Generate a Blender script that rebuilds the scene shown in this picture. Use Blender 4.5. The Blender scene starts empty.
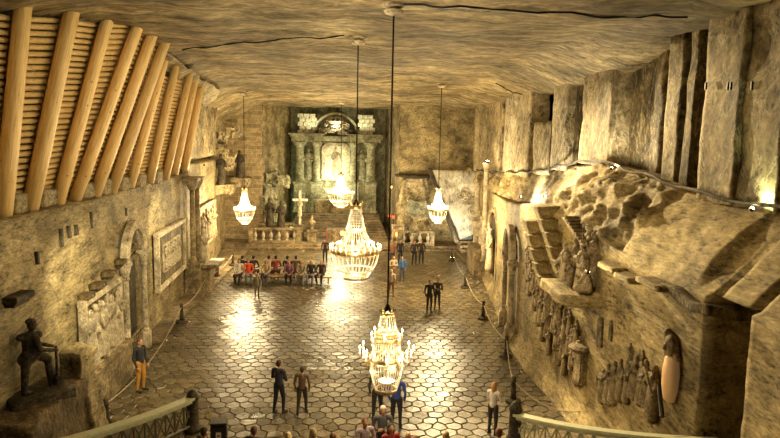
import bpy, bmesh, math, random
import numpy as np
from mathutils import Vector, Matrix, noise
random.seed(7)
S = bpy.context.scene
C = S.collection
PI = math.pi

# ------------------------------------------------------------------ camera
H = 8.5; FPX = 620.0
pitch = math.radians(7.3); roll = math.radians(-1.2); yaw = math.radians(3.5)
Fv = Vector((math.sin(yaw)*math.cos(pitch), math.cos(yaw)*math.cos(pitch), -math.sin(pitch)))
R0 = Fv.cross(Vector((0,0,1))).normalized(); U0 = R0.cross(Fv)
Rv = R0*math.cos(roll) - U0*math.sin(roll); Uv = U0*math.cos(roll) + R0*math.sin(roll)
cam = bpy.data.objects.new('camera', bpy.data.cameras.new('camera')); C.objects.link(cam)
cam.data.sensor_width = 36; cam.data.lens = 36*FPX/780; cam.data.clip_end = 300
cam.matrix_world = Matrix(((Rv.x,Uv.x,-Fv.x,0),(Rv.y,Uv.y,-Fv.y,0),(Rv.z,Uv.z,-Fv.z,H),(0,0,0,1)))
S.camera = cam
def ray(x, y): return Fv + Rv*((x-390)/FPX) - Uv*((y-219)/FPX)
def onz(x, y, z):
    r = ray(x, y); return Vector((0,0,H)) + r*((z-H)/r.z)
def onx(x, y, X):
    r = ray(x, y); return Vector((0,0,H)) + r*(X/r.x)
def ony(x, y, Y):
    r = ray(x, y); return Vector((0,0,H)) + r*(Y/r.y)

# ------------------------------------------------------------------ materials
def nt(name):
    m = bpy.data.materials.new(name); m.use_nodes = True
    n = m.node_tree.nodes; l = m.node_tree.links
    return m, n, l, n['Principled BSDF']
def mapping(n, l, scale=(1,1,1), rot=(0,0,0), coord='Object'):
    tc = n.new('ShaderNodeTexCoord'); mp = n.new('ShaderNodeMapping')
    mp.inputs['Scale'].default_value = scale; mp.inputs['Rotation'].default_value = rot
    l.new(tc.outputs[coord], mp.inputs['Vector']); return mp.outputs['Vector']
def tex_noise(n, l, vec, scale, detail=6, rough=.6, dist=0):
    t = n.new('ShaderNodeTexNoise'); t.inputs['Scale'].default_value = scale
    t.inputs['Detail'].default_value = detail; t.inputs['Roughness'].default_value = rough
    t.inputs['Distortion'].default_value = dist
    l.new(vec, t.inputs['Vector']); return t.outputs['Fac']
def ramp(n, l, fac, stops):
    r = n.new('ShaderNodeValToRGB'); e = r.color_ramp.elements
    while len(e) < len(stops): e.new(.5)
    for el, (p, c) in zip(e, stops):
        el.position = p; el.color = (*c, 1)
    l.new(fac, r.inputs['Fac']); return r.outputs['Color']
def mixc(n, l, fac, a, b, mode='MIX'):
    m = n.new('ShaderNodeMix'); m.data_type = 'RGBA'; m.blend_type = mode
    if isinstance(fac, float): m.inputs[0].default_value = fac
    else: l.new(fac, m.inputs[0])
    for i, v in ((6, a), (7, b)):
        if isinstance(v, tuple): m.inputs[i].default_value = (*v, 1)
        else: l.new(v, m.inputs[i])
    return m.outputs[2]
def bump(n, l, bsdf, h, strength=.5, dist=.05, prev=None):
    b = n.new('ShaderNodeBump'); b.inputs['Strength'].default_value = strength
    b.inputs['Distance'].default_value = dist; l.new(h, b.inputs['Height'])
    if prev: l.new(prev, b.inputs['Normal'])
    l.new(b.outputs['Normal'], bsdf.inputs['Normal']); return b.outputs['Normal']
def rock(name, dark, mid, light, scale=1.0, streak=(1,1,1), rot=(0,0,0), rough=.75, veins=.0, bd=.06, bs=.8, fine=7):
    m, n, l, b = nt(name)
    v0 = mapping(n, l)
    vs = mapping(n, l, streak, rot)
    big = tex_noise(n, l, v0, .45*scale, 4, .55, .4)
    fin = tex_noise(n, l, vs, fine*scale, 9, .72, .3)
    med = tex_noise(n, l, vs, 1.8*scale, 8, .68, .8)
    mx = n.new('ShaderNodeMath'); mx.operation = 'MULTIPLY_ADD'
    l.new(fin, mx.inputs[0]); mx.inputs[1].default_value = .55; 
    m2 = n.new('ShaderNodeMath'); m2.operation = 'MULTIPLY'; l.new(med, m2.inputs[0]); m2.inputs[1].default_value = .45
    l.new(m2.outputs[0], mx.inputs[2])
    col = ramp(n, l, mx.outputs[0], [(.40, tuple(c*.3 for c in dark)), (.455, tuple((a*.5+b*.5) for a,b in zip(dark,mid))), (.51, mid), (.60, light)])
    shade = ramp(n, l, big, [(.32, (.42,.40,.36)), (.68, (1.35,1.32,1.24))])
    col = mixc(n, l, 1.0, col, shade, 'MULTIPLY')
    if veins:
        vn = tex_noise(n, l, vs, .8*scale, 5, .6, 1.0)
        line = ramp(n, l, vn, [(.485, (0,0,0)), (.5, (1,1,1)), (.515, (0,0,0))])
        vm = n.new('ShaderNodeMath'); vm.operation = 'MULTIPLY'; l.new(line, vm.inputs[0]); vm.inputs[1].default_value = abs(veins)
        tgt = tuple(min(1, c*1.9+.1) for c in light) if veins > 0 else tuple(c*.25 for c in dark)
        col = mixc(n, l, vm.outputs[0], col, tgt)
    l.new(col, b.inputs['Base Color']); b.inputs['Roughness'].default_value = rough
    b.inputs['Specular IOR Level'].default_value = .35
    p = bump(n, l, b, med, bs*.6, bd*2)
    bump(n, l, b, fin, bs, bd, p)
    return m
def plain(name, col, rough=.6, metal=0, var=.25, vs=9, bs=.2):
    m, n, l, b = nt(name)
    f = tex_noise(n, l, mapping(n, l), vs, 5)
    c = ramp(n, l, f, [(.3, tuple(max(0,k*(1-var)) for k in col)), (.7, tuple(min(1,k*(1+var)) for k in col))])
    l.new(c, b.inputs['Base Color']); b.inputs['Roughness'].default_value = rough; b.inputs['Metallic'].default_value = metal
    bump(n, l, b, f, bs, .02)
    return m
def emit(name, col, strength):
    m, n, l, b = nt(name)
    b.inputs['Base Color'].default_value = (*col, 1)
    b.inputs['Emission Color'].default_value = (*col, 1); b.inputs['Emission Strength'].default_value = strength
    return m

M = {}
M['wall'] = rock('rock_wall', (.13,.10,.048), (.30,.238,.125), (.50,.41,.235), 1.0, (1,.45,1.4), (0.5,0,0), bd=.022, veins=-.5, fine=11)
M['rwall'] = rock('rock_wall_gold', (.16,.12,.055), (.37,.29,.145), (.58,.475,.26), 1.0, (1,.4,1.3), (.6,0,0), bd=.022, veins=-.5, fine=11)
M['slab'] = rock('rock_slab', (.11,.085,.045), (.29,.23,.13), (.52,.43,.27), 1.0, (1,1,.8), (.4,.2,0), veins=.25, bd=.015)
M['slablit'] = rock('lit_slab', (.22,.18,.11), (.45,.38,.25), (.68,.60,.43), 1.0, (1,1,.8), (.4,.2,0), veins=.4, bd=.015)  # slab rock recoloured paler, light on the bright slabs put into colour
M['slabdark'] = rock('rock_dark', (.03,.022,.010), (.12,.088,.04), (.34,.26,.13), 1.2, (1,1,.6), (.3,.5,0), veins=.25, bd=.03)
M['ceiling'] = rock('rock_ceiling', (.10,.075,.035), (.27,.21,.11), (.54,.44,.26), .7, (.45,1.1,1), (0,0,.12), bd=.006, bs=.5, veins=-.45, fine=7)
M['carved'] = rock('carved_salt', (.09,.07,.04), (.26,.20,.115), (.50,.40,.25), 2.5, (1,1,1), bd=.015)
M['carvelight'] = rock('pale_carved_salt', (.30,.26,.18), (.55,.47,.34), (.80,.72,.56), 2.5, (1,1,1), bd=.012)
M['salt'] = rock('white_salt', (.40,.37,.30), (.68,.64,.54), (.90,.87,.78), 1.5, (1.6,1,.6), (.5,0,0), bd=.05)
M['darkstone'] = rock('dark_stone', (.015,.012,.008), (.055,.042,.026), (.15,.12,.075), 2.5, bd=.02)
M['altar'] = rock('altar_stone', (.10,.10,.06), (.28,.27,.18), (.50,.48,.34), 2.0, bd=.015)  # green tinge of the altar lamps put into the stone colour
M['metal'] = plain('blackened_metal', (.03,.025,.02), .4, .8)
M['brass'] = plain('aged_brass', (.45,.32,.14), .35, .9)
M['lowrock'] = rock('chiselled_dark_rock', (.05,.035,.018), (.14,.10,.05), (.34,.25,.13), 2.0, (1,3,1), (.3,.4,0), bd=.04)
M['raildark'] = plain('rail_underside_paint', (.10,.10,.06), .5, 0, .2)
M['rail'] = plain('painted_rail', (.42,.42,.27), .45, 0, .2)
M['benchwood'] = plain('bench_wood', (.30,.17,.06), .5, 0, .35, 5)
M['rope'] = plain('rope', (.40,.33,.22), .8)
M['skin'] = plain('skin', (.52,.29,.19), .55, 0, .08)
M['steps'] = rock('step_stone', (.07,.05,.03), (.20,.15,.085), (.36,.28,.17), 2.0, bd=.02)
M['bulb'] = emit('lit_bulb', (1.0,.80,.48), 22)
M['lampface'] = emit('lamp_face', (1.0,.85,.55), 60)
M['candle'] = emit('candle_flame', (1.0,.45,.10), 9)
M['redlamp'] = emit('red_lamp', (1.0,.06,.02), 6)
M['greenlamp'] = emit('green_lamp', (.2,1.0,.45), 4)
M['wax'] = plain('candle_wax', (.85,.78,.6), .4, 0, .05)
M['blackbox'] = plain('black_plastic', (.02,.02,.02), .4)
M['redwood'] = plain('red_panel', (.30,.04,.03), .5)
M['paper'] = plain('white_paper', (.8,.78,.72), .6, 0, .04)
M['banner'] = plain('grey_blue_cloth', (.13,.15,.17), .8)

def crystal():
    m, n, l, b = nt('crystal')
    b.inputs['Base Color'].default_value = (.9,.85,.74,1); b.inputs['Roughness'].default_value = .12
    b.inputs['Transmission Weight'].default_value = .35; b.inputs['IOR'].default_value = 1.5
    b.inputs['Subsurface Weight'].default_value = .0
    t = n.new('ShaderNodeBsdfTranslucent'); t.inputs['Color'].default_value = (.8,.74,.6,1)
    mx = n.new('ShaderNodeMixShader'); mx.inputs[0].default_value = .3
    out = n['Material Output']
    l.new(b.outputs[0], mx.inputs[1]); l.new(t.outputs[0], mx.inputs[2]); l.new(mx.outputs[0], out.inputs['Surface'])
    return m
M['crystal'] = crystal()

def wood():
    m, n, l, b = nt('pine_timber')
    v = mapping(n, l, (1.2,1.2,1.2))
    # grain runs along each member's own length (local Z)
    vg = mapping(n, l, (9,9,.7))
    g = tex_noise(n, l, vg, 2.2, 6, .6, .6)
    kn = n.new('ShaderNodeTexVoronoi'); kn.inputs['Scale'].default_value = 2.3; l.new(v, kn.inputs['Vector'])
    oi = n.new('ShaderNodeObjectInfo')
    c = ramp(n, l, g, [(.3, (.62,.40,.15)), (.52, (.82,.60,.27)), (.75, (.93,.76,.42))])
    k = ramp(n, l, kn.outputs['Distance'], [(.05, (.35,.18,.06)), (.1, (1,1,1))])
    c = mixc(n, l, .8, c, k, 'MULTIPLY')
    r = ramp(n, l, oi.outputs['Random'], [(0, (.85,.82,.78)), (1, (1.1,1.05,1.0))])
    c = mixc(n, l, 1.0, c, r, 'MULTIPLY')
    l.new(c, b.inputs['Base Color']); b.inputs['Roughness'].default_value = .5
    bump(n, l, b, g, .4, .02)
    return m
M['wood'] = wood()

def floor_mat():
    m, n, l, b = nt('polished_salt_tiles')
    at = n.new('ShaderNodeAttribute'); at.attribute_name = 'tile'
    v = mapping(n, l)
    f = tex_noise(n, l, v, 5, 8, .7, 1)
    big = tex_noise(n, l, v, .25, 3)
    c = ramp(n, l, f, [(.32, (.045,.034,.017)), (.5, (.12,.093,.05)), (.68, (.25,.20,.11))])
    t = ramp(n, l, at.outputs['Fac'], [(0, (.6,.58,.55)), (1, (1.35,1.3,1.2))])
    c = mixc(n, l, 1.0, c, t, 'MULTIPLY')
    l.new(c, b.inputs['Base Color'])
    r = ramp(n, l, big, [(.35, (.26,.26,.26)), (.65, (.42,.42,.42))])
    l.new(r, b.inputs['Roughness'])
    b.inputs['Specular IOR Level'].default_value = .6
    f2 = tex_noise(n, l, v, 3.5, 4)
    bump(n, l, b, f2, .5, .03)
    return m
M['floor'] = floor_mat()
M['grout'] = rock('tile_joint', (.02,.015,.008), (.05,.04,.022), (.09,.07,.04), 3)

def brick():
    m, n, l, b = nt('salt_brick')
    tc = n.new('ShaderNodeTexCoord'); sep = n.new('ShaderNodeSeparateXYZ'); cmb = n.new('ShaderNodeCombineXYZ')
    ad = n.new('ShaderNodeMath'); ad.operation = 'ADD'
    l.new(tc.outputs['Object'], sep.inputs[0]); l.new(sep.outputs[0], ad.inputs[0]); l.new(sep.outputs[1], ad.inputs[1])
    l.new(ad.outputs[0], cmb.inputs[0]); l.new(sep.outputs[2], cmb.inputs[1])
    br = n.new('ShaderNodeTexBrick'); l.new(cmb.outputs[0], br.inputs['Vector'])
    br.inputs['Color1'].default_value = (.36,.28,.16,1); br.inputs['Color2'].default_value = (.20,.15,.08,1)
    br.inputs['Mortar'].default_value = (.42,.34,.20,1); br.inputs['Scale'].default_value = 1.0
    br.inputs['Brick Width'].default_value = .75; br.inputs['Row Height'].default_value = .34; br.inputs['Mortar Size'].default_value = .016
    f = tex_noise(n, l, mapping(n, l), 3.5, 8, .7)
    s = ramp(n, l, f, [(.3, (.45,.43,.4)), (.7, (1.35,1.3,1.2))])
    c = mixc(n, l, 1.0, br.outputs['Color'], s, 'MULTIPLY')
    l.new(c, b.inputs['Base Color']); b.inputs['Roughness'].default_value = .8
    p = bump(n, l, b, br.outputs['Fac'], -.5, .05); bump(n, l, b, f, .6, .05, p)
    return m
M['brick'] = brick()
def painting():
    m, n, l, b = nt('pale_carving')
    f = tex_noise(n, l, mapping(n, l), 3.2, 6, .7, 1.5)
    c = ramp(n, l, f, [(.35, (.30,.26,.17)), (.5, (.62,.58,.42)), (.65, (.85,.82,.66))])
    l.new(c, b.inputs['Base Color']); bump(n, l, b, f, .8, .1)
    return m
M['painting'] = painting()
def solid(name, col): 
    if name not in M: M[name] = plain(name, col, .8, 0, .18, 12)
    return M[name]

# ------------------------------------------------------------------ helpers
def link(o, parent=None):
    C.objects.link(o)
    if parent is not None: o.parent = parent
    return o
def tag(o, label=None, cat=None, group=None, kind=None):
    if label: o['label'] = label
    if cat: o['category'] = cat
    if group: o['group'] = group
    if kind: o['kind'] = kind
    return o
def empty(name, loc=(0,0,0), rz=0, label=None, cat=None, group=None):
    o = bpy.data.objects.new(name, None); o.empty_display_size = .2; C.objects.link(o)
    o.location = loc; o.rotation_euler = (0,0,rz)
    return tag(o, label, cat, group)
def obj(name, bm, mats, parent=None, loc=None, smooth=False):
    me = bpy.data.meshes.new(name)
    bmesh.ops.recalc_face_normals(bm, faces=bm.faces)
    bm.to_mesh(me); bm.free()
    if not isinstance(mats, (list, tuple)): mats = [mats]
    for m in mats: me.materials.append(m)
    if smooth:
        for p in me.polygons: p.use_smooth = True
    o = bpy.data.objects.new(name, me); link(o, parent)
    if loc is not None: o.location = loc
    return o
def meshobj(name, me, parent=None, loc=(0,0,0), rot=(0,0,0), sc=(1,1,1)):
    o = bpy.data.objects.new(name, me); link(o, parent)
    o.location = loc; o.rotation_euler = rot; o.scale = sc
    return o
def copy_tree(o, parent=None):
    c = o.copy(); C.objects.link(c)
    if parent is not None: c.parent = parent
    for ch in list(o.children): copy_tree(ch, c)
    return c
def B(): return bmesh.new()
def box(bm, c, s, rot=None, bev=0, taper=1.0, mat=0):
    r = bmesh.ops.create_cube(bm, size=1)['verts']
    for v in r:
        k = taper if v.co.z > 0 else 1
        v.co = Vector((v.co.x*s[0]*k, v.co.y*s[1]*k, v.co.z*s[2]))
    if bev:
        ed = {e for v in r for e in v.link_edges}
        out = bmesh.ops.bevel(bm, geom=list(ed), offset=bev, segments=2, affect='EDGES')
        r = out['verts']
        r = list({v for f in out['faces'] for v in f.verts} | {v for v in r})
    mt = (rot if rot is not None else Matrix())
    mt = Matrix.Translation(Vector(c)) @ (mt.to_4x4() if hasattr(mt, 'to_4x4') else mt)
    for v in r: v.co = mt @ v.co
    if mat:
        for f in {f for v in r for f in v.link_faces}: f.material_index = mat
    return r
def tube(bm, pts, rad, n=8, cap=True, mat=0, flat=None):
    pts = [Vector(p) for p in pts]
    if not hasattr(rad, '__len__'): rad = [rad]*len(pts)
    rings = []
    up = None
    for i, p in enumerate(pts):
        d = (pts[min(i+1, len(pts)-1)] - pts[max(i-1, 0)]).normalized()
        if up is None: up = Vector((0,0,1)) if abs(d.z) < .9 else Vector((1,0,0))
        a = d.cross(up)
        if a.length < 1e-4: a = d.cross(Vector((1,0,0)))
        a.normalize(); b = a.cross(d).normalized(); up = b
        rings.append([bm.verts.new(p + (a*math.cos(2*PI*k/n) + b*math.sin(2*PI*k/n))*rad[i]) for k in range(n)])
    for i in range(len(rings)-1):
        for k in range(n):
            f = bm.faces.new((rings[i][k], rings[i][(k+1)%n], rings[i+1][(k+1)%n], rings[i+1][k])); f.material_index = mat
    if cap:
        bm.faces.new(rings[0][::-1]).material_index = mat; bm.faces.new(rings[-1]).material_index = mat
def lathe(bm, prof, n=16, c=(0,0,0), mat=0, cap=True):
    c = Vector(c); rings = []
    for r, z in prof:
        rings.append([bm.verts.new(c + Vector((r*math.cos(2*PI*k/n), r*math.sin(2*PI*k/n), z))) for k in range(n)])
    for i in range(len(rings)-1):
        for k in range(n):
            f = bm.faces.new((rings[i][k], rings[i][(k+1)%n], rings[i+1][(k+1)%n], rings[i+1][k])); f.material_index = mat
    if cap:
        bm.faces.new(rings[0][::-1]).material_index = mat; bm.faces.new(rings[-1]).material_index = mat
def torus(bm, R, r, z=0, n=28, m=6):
    rings = []
    for i in range(n):
        a = 2*PI*i/n; cx, cy = math.cos(a), math.sin(a)
        rings.append([bm.verts.new(((R+r*math.cos(2*PI*k/m))*cx, (R+r*math.cos(2*PI*k/m))*cy, z+r*math.sin(2*PI*k/m))) for k in range(m)])
    for i in range(n):
        for k in range(m):
            bm.faces.new((rings[i][k], rings[(i+1)%n][k], rings[(i+1)%n][(k+1)%m], rings[i][(k+1)%m]))
def fbm(p, sc, oc=5): return noise.fractal(Vector(p)*sc, .9, 2.1, oc)
def ridg(p, sc, oc=5): return noise.ridged_multi_fractal(Vector(p)*sc, .9, 2.1, oc, 1.0, 2.0)
def lerp_tab(tab, x):
    if x <= tab[0][0]: return tab[0][1]
    for (a, va), (b, vb) in zip(tab, tab[1:]):
        if x <= b: return va + (vb-va)*(x-a)/(b-a)
    return tab[-1][1]
def grid(bm, P):
    vs = [[bm.verts.new(p) for p in row] for row in P]
    for i in range(len(vs)-1):
        for j in range(len(vs[0])-1):
            bm.faces.new((vs[i][j], vs[i+1][j], vs[i+1][j+1], vs[i][j+1]))
    return vs
def rockblock(bm, c, s, amp=.08, sc=1.2, cuts=6, rot=None, seed=0, taper=1.0):
    """solid box of rough rock, displaced in all directions"""
    n0 = len(bm.verts)
    t = bmesh.new(); bmesh.ops.create_cube(t, size=1)
    bmesh.ops.subdivide_edges(t, edges=t.edges[:], cuts=cuts, use_grid_fill=True)
    mt = Matrix.Translation(Vector(c)) @ (rot.to_4x4() if rot is not None else Matrix())
    for v in t.verts:
        k = 1+(taper-1)*(v.co.z+.5)
        v.co = Vector((v.co.x*s[0]*k, v.co.y*s[1]*k, v.co.z*s[2]))
        q = mt @ v.co
        d = noise.noise_vector(q*sc+Vector((seed*7.1,0,0))) + noise.noise_vector(q*sc*2.7)*.5
        v.co = q + d*amp
    me = bpy.data.meshes.new('tmp'); t.to_mesh(me); t.free(); bm.from_mesh(me); bpy.data.meshes.remove(me)

# blobs: tapered capsules fused by voxel remesh into one continuous surface
def cap_mesh(bm, a, ra, b, rb, sq=(1,1,1)):
    a, b = Vector(a), Vector(b); d = b-a; L = d.length
    q = d.to_track_quat('Z', 'Y').to_matrix() if L > 1e-6 else Matrix.Identity(3)
    n = 10; rings = []
    seq = [(-math.cos(t*PI/8)*ra, math.sin(t*PI/8)*ra) for t in (0.4,1.4,2.6,4)] + [(L+math.sin(t*PI/8)*rb, math.cos(t*PI/8)*rb) for t in (0,1.4,2.6,3.6)]
    for z, r in seq:
        rings.append([bm.verts.new(a + q @ Vector((r*math.cos(2*PI*k/n), r*math.sin(2*PI*k/n), z))) for k in range(n)])
    for i in range(len(rings)-1):
        for k in range(n): bm.faces.new((rings[i][k], rings[i][(k+1)%n], rings[i+1][(k+1)%n], rings[i+1][k]))
    bm.faces.new(rings[0][::-1]); bm.faces.new(rings[-1])
def ell_mesh(bm, c, r):
    vs = bmesh.ops.create_uvsphere(bm, u_segments=12, v_segments=8, radius=1)['verts']
    for v in vs: v.co = Vector((v.co.x*r[0]+c[0], v.co.y*r[1]+c[1], v.co.z*r[2]+c[2]))
def blob(name, prims, voxel, mats, smooth=3):
    """prims: ('c', a, ra, b, rb, mat) or ('e', centre, radii, mat)"""
    bm = B()
    for p in prims:
        if p[0] == 'c': cap_mesh(bm, p[1], p[2], p[3], p[4])
        else: ell_mesh(bm, p[1], p[2])
    me = bpy.data.meshes.new('src'); bm.to_mesh(me); bm.free()
    o = bpy.data.objects.new('src', me); C.objects.link(o)
    md = o.modifiers.new('r', 'REMESH'); md.mode = 'VOXEL'; md.voxel_size = voxel; md.use_smooth_shade = True
    if smooth:
        sm = o.modifiers.new('s', 'SMOOTH'); sm.factor = .5; sm.iterations = smooth
    dg = bpy.context.evaluated_depsgraph_get()
    out = bpy.data.meshes.new_from_object(o.evaluated_get(dg)); out.name = name
    bpy.data.objects.remove(o); bpy.data.meshes.remove(me)
    out.materials.clear()
    for m in mats: out.materials.append(m)
    if len(mats) > 1 and len(out.polygons):
        cs = np.empty(len(out.polygons)*3); out.polygons.foreach_get('center', cs); cs = cs.reshape(-1,3)
        best = np.full(len(cs), 1e9); mi = np.zeros(len(cs), int)
        for p in prims:
            if p[0] == 'c':
                a = np.array(p[1], float); b = np.array(p[3], float); ab = b-a
                t = np.clip(((cs-a)@ab)/max(ab@ab,1e-9), 0, 1)
                d = np.linalg.norm(cs-(a+t[:,None]*ab), axis=1) - (p[2]+(p[4]-p[2])*t)
            else:
                r = np.array(p[2], float); q = (cs-np.array(p[1], float))/r
                d = (np.linalg.norm(q, axis=1)-1)*r.min()
            k = d < best; best[k] = d[k]; mi[k] = p[-1]
        out.polygons.foreach_set('material_index', mi.astype(np.int32))
    return out
# ------------------------------------------------------------------ the room
RB = [(6,6.7),(10.15,6.95),(10.25,8.4),(11.2,8.3),(11.3,6.92),(19.4,6.99),(22,6.8),(25,6.95),(29,7.5),(36,8.26),(42,8.95),(50,9.5)]
RTOP = [(6,5.6),(11.2,5.6),(14,5.55),(17,5.85),(20,6.05),(23,6.15),(27,5.75),(31,5.5),(38,5.4),(50,5.4)]
RLED = [(6,7.15),(14,7.25),(18,7.6),(21,7.85),(24,7.6),(28,7.1),(38,6.5),(50,6.3)]
RUX = [(6,8.7),(38,8.9),(50,9.6)]
LB = [(6,-7.7),(15,-7.95),(20,-8.05),(25,-8.5),(30,-8.8),(42,-9.3),(50,-10.2)]
def RX(Y): return lerp_tab(RB, Y)
def LX(Y): return lerp_tab(LB, Y)
def onR(x, y, d=0):
    X = 7.2
    for _ in range(12):
        p = onx(x, y, X); X = .5*X + .5*(RX(p.y)-d)
    return onx(x, y, X)
def onL(x, y, d=0):
    X = -8.5
    for _ in range(12):
        p = onx(x, y, X); X = .5*X + .5*(LX(p.y)+d)
    return onx(x, y, X)
def ceil_z(X, Y):
    z = 11.55
    if X < -6.3: z -= 1.5*min(1, ((-6.3-X)/3.4))**1.6 * (1 if Y > 24 else .55)
    if X > 6.5:
        k = lerp_tab([(6,.0),(17,.1),(20,.7),(27,.85),(38,.5),(50,.1)], Y); z -= k*min(1, (X-6.5)/2.3)
    z -= lerp_tab([(0,0),(30,0),(46,.35),(54,.4),(61,.0)], Y)
    return z + .10*fbm((X*1.6,Y*.5,3), .35, 4)
# arch doorway recess
LD0, LD1, LDS, LDT = 22.15, 24.5, 3.85, 4.85
RD0, RD1, RDS, RDT = 25.5, 27.7, 3.35, 4.45
def in_arch(Y, z, a, b, s, t):
    if Y < a or Y > b or z > t: return False
    if z < s: return True
    m = (a+b)/2; return ((Y-m)/((b-a)/2))**2 + ((z-s)/(t-s))**2 < 1

# floor: irregular six-sided tiles with joints
def build_floor():
    bm = B(); 
    al = bm.verts.layers.float.new('tile')
    a = .265; dx = a*1.732; dy = a*1.5; r = 0; y = 6.0
    rnd = random.Random(3); sh = lambda q: Vector((noise.noise(q*2.7)*.10, noise.noise(q*2.7+Vector((9,4,0)))*.10, 0))
    while y < 47.4:
        x = -10.4 + (dx/2 if r % 2 else 0)
        while x < 10.4:
            tone = rnd.random(); tx, ty = rnd.uniform(-.03,.03), rnd.uniform(-.034,.034); dz = rnd.uniform(-.006,.004)
            inn = []; out = []
            for k in range(6):
                an = PI/6 + k*PI/3; v = Vector((x+a*math.cos(an), y+a*math.sin(an), 0)); v += sh(v)
                c = Vector((x, y, 0)); e = c + (v-c)*.875; m_ = c + (v-c)*.935
                inn.append(bm.verts.new((e.x, e.y, dz + tx*(e.x-x) + ty*(e.y-y)))); out.append(bm.verts.new((m_.x, m_.y, dz-.022)))
            for v in inn+out: v[al] = tone
            bm.faces.new(inn)
            for k in range(6): bm.faces.new((out[k], out[(k+1)%6], inn[(k+1)%6], inn[k]))
            x += dx
        y += dy; r += 1
    gv = [bm.verts.new(p) for p in ((-11,5.5,-.022),(11,5.5,-.022),(11,48,-.022),(-11,48,-.022))]
    f = bm.faces.new(gv); f.material_index = 1
    me = bpy.data.meshes.new('floor'); bm.to_mesh(me); bm.free()
    me.materials.append(M['floor']); me.materials.append(M['grout'])
    return tag(meshobj('floor', me), kind='structure')
build_floor()

def noise_off(p, amp, sc, oc=5): return amp*(fbm(p, sc, oc))
def wall_profile(side, Y):
    """list of (X, z, rough amplitude, material)"""
    out = []
    if side == 'R':
        xb = RX(Y); zt = lerp_tab(RTOP, Y); zl = lerp_tab(RLED, Y); ux = lerp_tab(RUX, Y)
        n = 54
        for i in range(n):
            z = zt*i/(n-1)
            X = xb + .0
            if z < .9: X -= .30*((.9-z)/.9)**2 * (1 if Y > 14 else 0)      # splayed foot of the wall
            if in_arch(Y, z, RD0, RD1, RDS, RDT): X += 1.0
            out.append((X, z, .035, 0))
        xs = max(xb, 7.0) if Y > 11.25 else (7.0 if Y > 10.2 else xb+.1)
        m_ = 30
        for i in range(1, m_):
            t = i/(m_-1); bulge = .0
            if Y > 21.4:
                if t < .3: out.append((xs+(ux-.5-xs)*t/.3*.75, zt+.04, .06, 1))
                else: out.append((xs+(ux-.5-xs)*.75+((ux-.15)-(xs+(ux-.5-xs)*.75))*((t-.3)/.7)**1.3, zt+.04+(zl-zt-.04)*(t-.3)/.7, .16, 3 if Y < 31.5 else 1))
                continue
            if 12 < Y < 22: bulge = .25*math.sin(t*PI)
            out.append((xs + (ux-.15-xs)*t - bulge*.6, zt + (zl-zt)*t + bulge*.4, .20 if Y > 15.5 else .05, 1))
        out.append((ux+.15, zl+.02, .05, 1)); out.append((ux+.45, zl+.04, .03, 2))
        for i in range(1, 26):
            t = i/25; out.append((ux+.95 + .15*t, zl+.05+(12.1-zl)*t, .22, 2))
    else:
        xb = LX(Y); zt = 6.45 if Y < 34 else 6.9
        n = 60
        for i in range(n):
            z = zt*i/(n-1); X = xb
            if in_arch(Y, z, LD0, LD1, LDS, LDT): X -= .9
            out.append((X, z, .05, 0))
        out.append((xb-.25, zt+.02, .05, 1)); out.append((xb-.8, zt+.06, .05, 1))
        off = -.85 if Y < 33.5 else -.1
        for i in range(1, 24):
            t = i/23; out.append((xb+off + (.5*t if Y>33.5 else 0), zt+.08+(12.0-zt)*t, .18, 1))
    return out
def build_wall(side):
    sgn = 1 if side == 'R' else -1
    bm = B(); Ys = [6 + .11*i for i in range(int((50.4-6)/.11)+1)]
    rows = []; mats = []
    for Y in Ys:
        row = []
        for X, z, a, mt in wall_profile(side, Y):
            p = (X, Y, z)
            d = a*(fbm(p, .9, 6)) + a*.5*abs(fbm(p, 3.1, 3))
            if mt == 1 and side == 'R' and a > .1:
                d += .36*(ridg((X*.7,Y*.8,z*1.1), .6, 3)-1.0)
            row.append((X - sgn*d*.9, Y, z + (d*.5 if mt == 1 else 0)))
        mats = [q[3] for q in wall_profile(side, Y)]; rows.append(row)
    vs = grid(bm, rows)
    for i in range(len(vs)-1):
        for j in range(len(vs[0])-1):
            pass
    bm.faces.ensure_lookup_table(); nj = len(rows[0])-1
    for i, f in enumerate(bm.faces): f.material_index = mats[(i % nj)+1]; f.smooth = True
    me = bpy.data.meshes.new('w'); 
    bmesh.ops.recalc_face_normals(bm, faces=bm.faces); bm.to_mesh(me); bm.free()
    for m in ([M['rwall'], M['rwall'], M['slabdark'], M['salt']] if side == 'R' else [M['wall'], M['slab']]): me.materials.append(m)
    return tag(meshobj('wall_right' if side == 'R' else 'wall_left', me), kind='structure')
WR = build_wall('R'); WL = build_wall('L')

def build_ceiling():
    bm = B(); P = []
    Y = 5.0
    while Y < 62.2:
        row = []
        X = -11.2
        while X < 11.6:
            p = (X*.35, Y*1.3, 0); d = .05*fbm(p, 1.3, 5) + .06*abs(fbm((X*.2,Y*.8,7), .8, 3))
            row.append((X, Y, ceil_z(X, Y) + d)); X += .22
        P.append(row); Y += .17
    grid(bm, P)
    o = obj('ceiling', bm, M['ceiling'], smooth=True); return tag(o, kind='structure')
build_ceiling()

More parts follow.
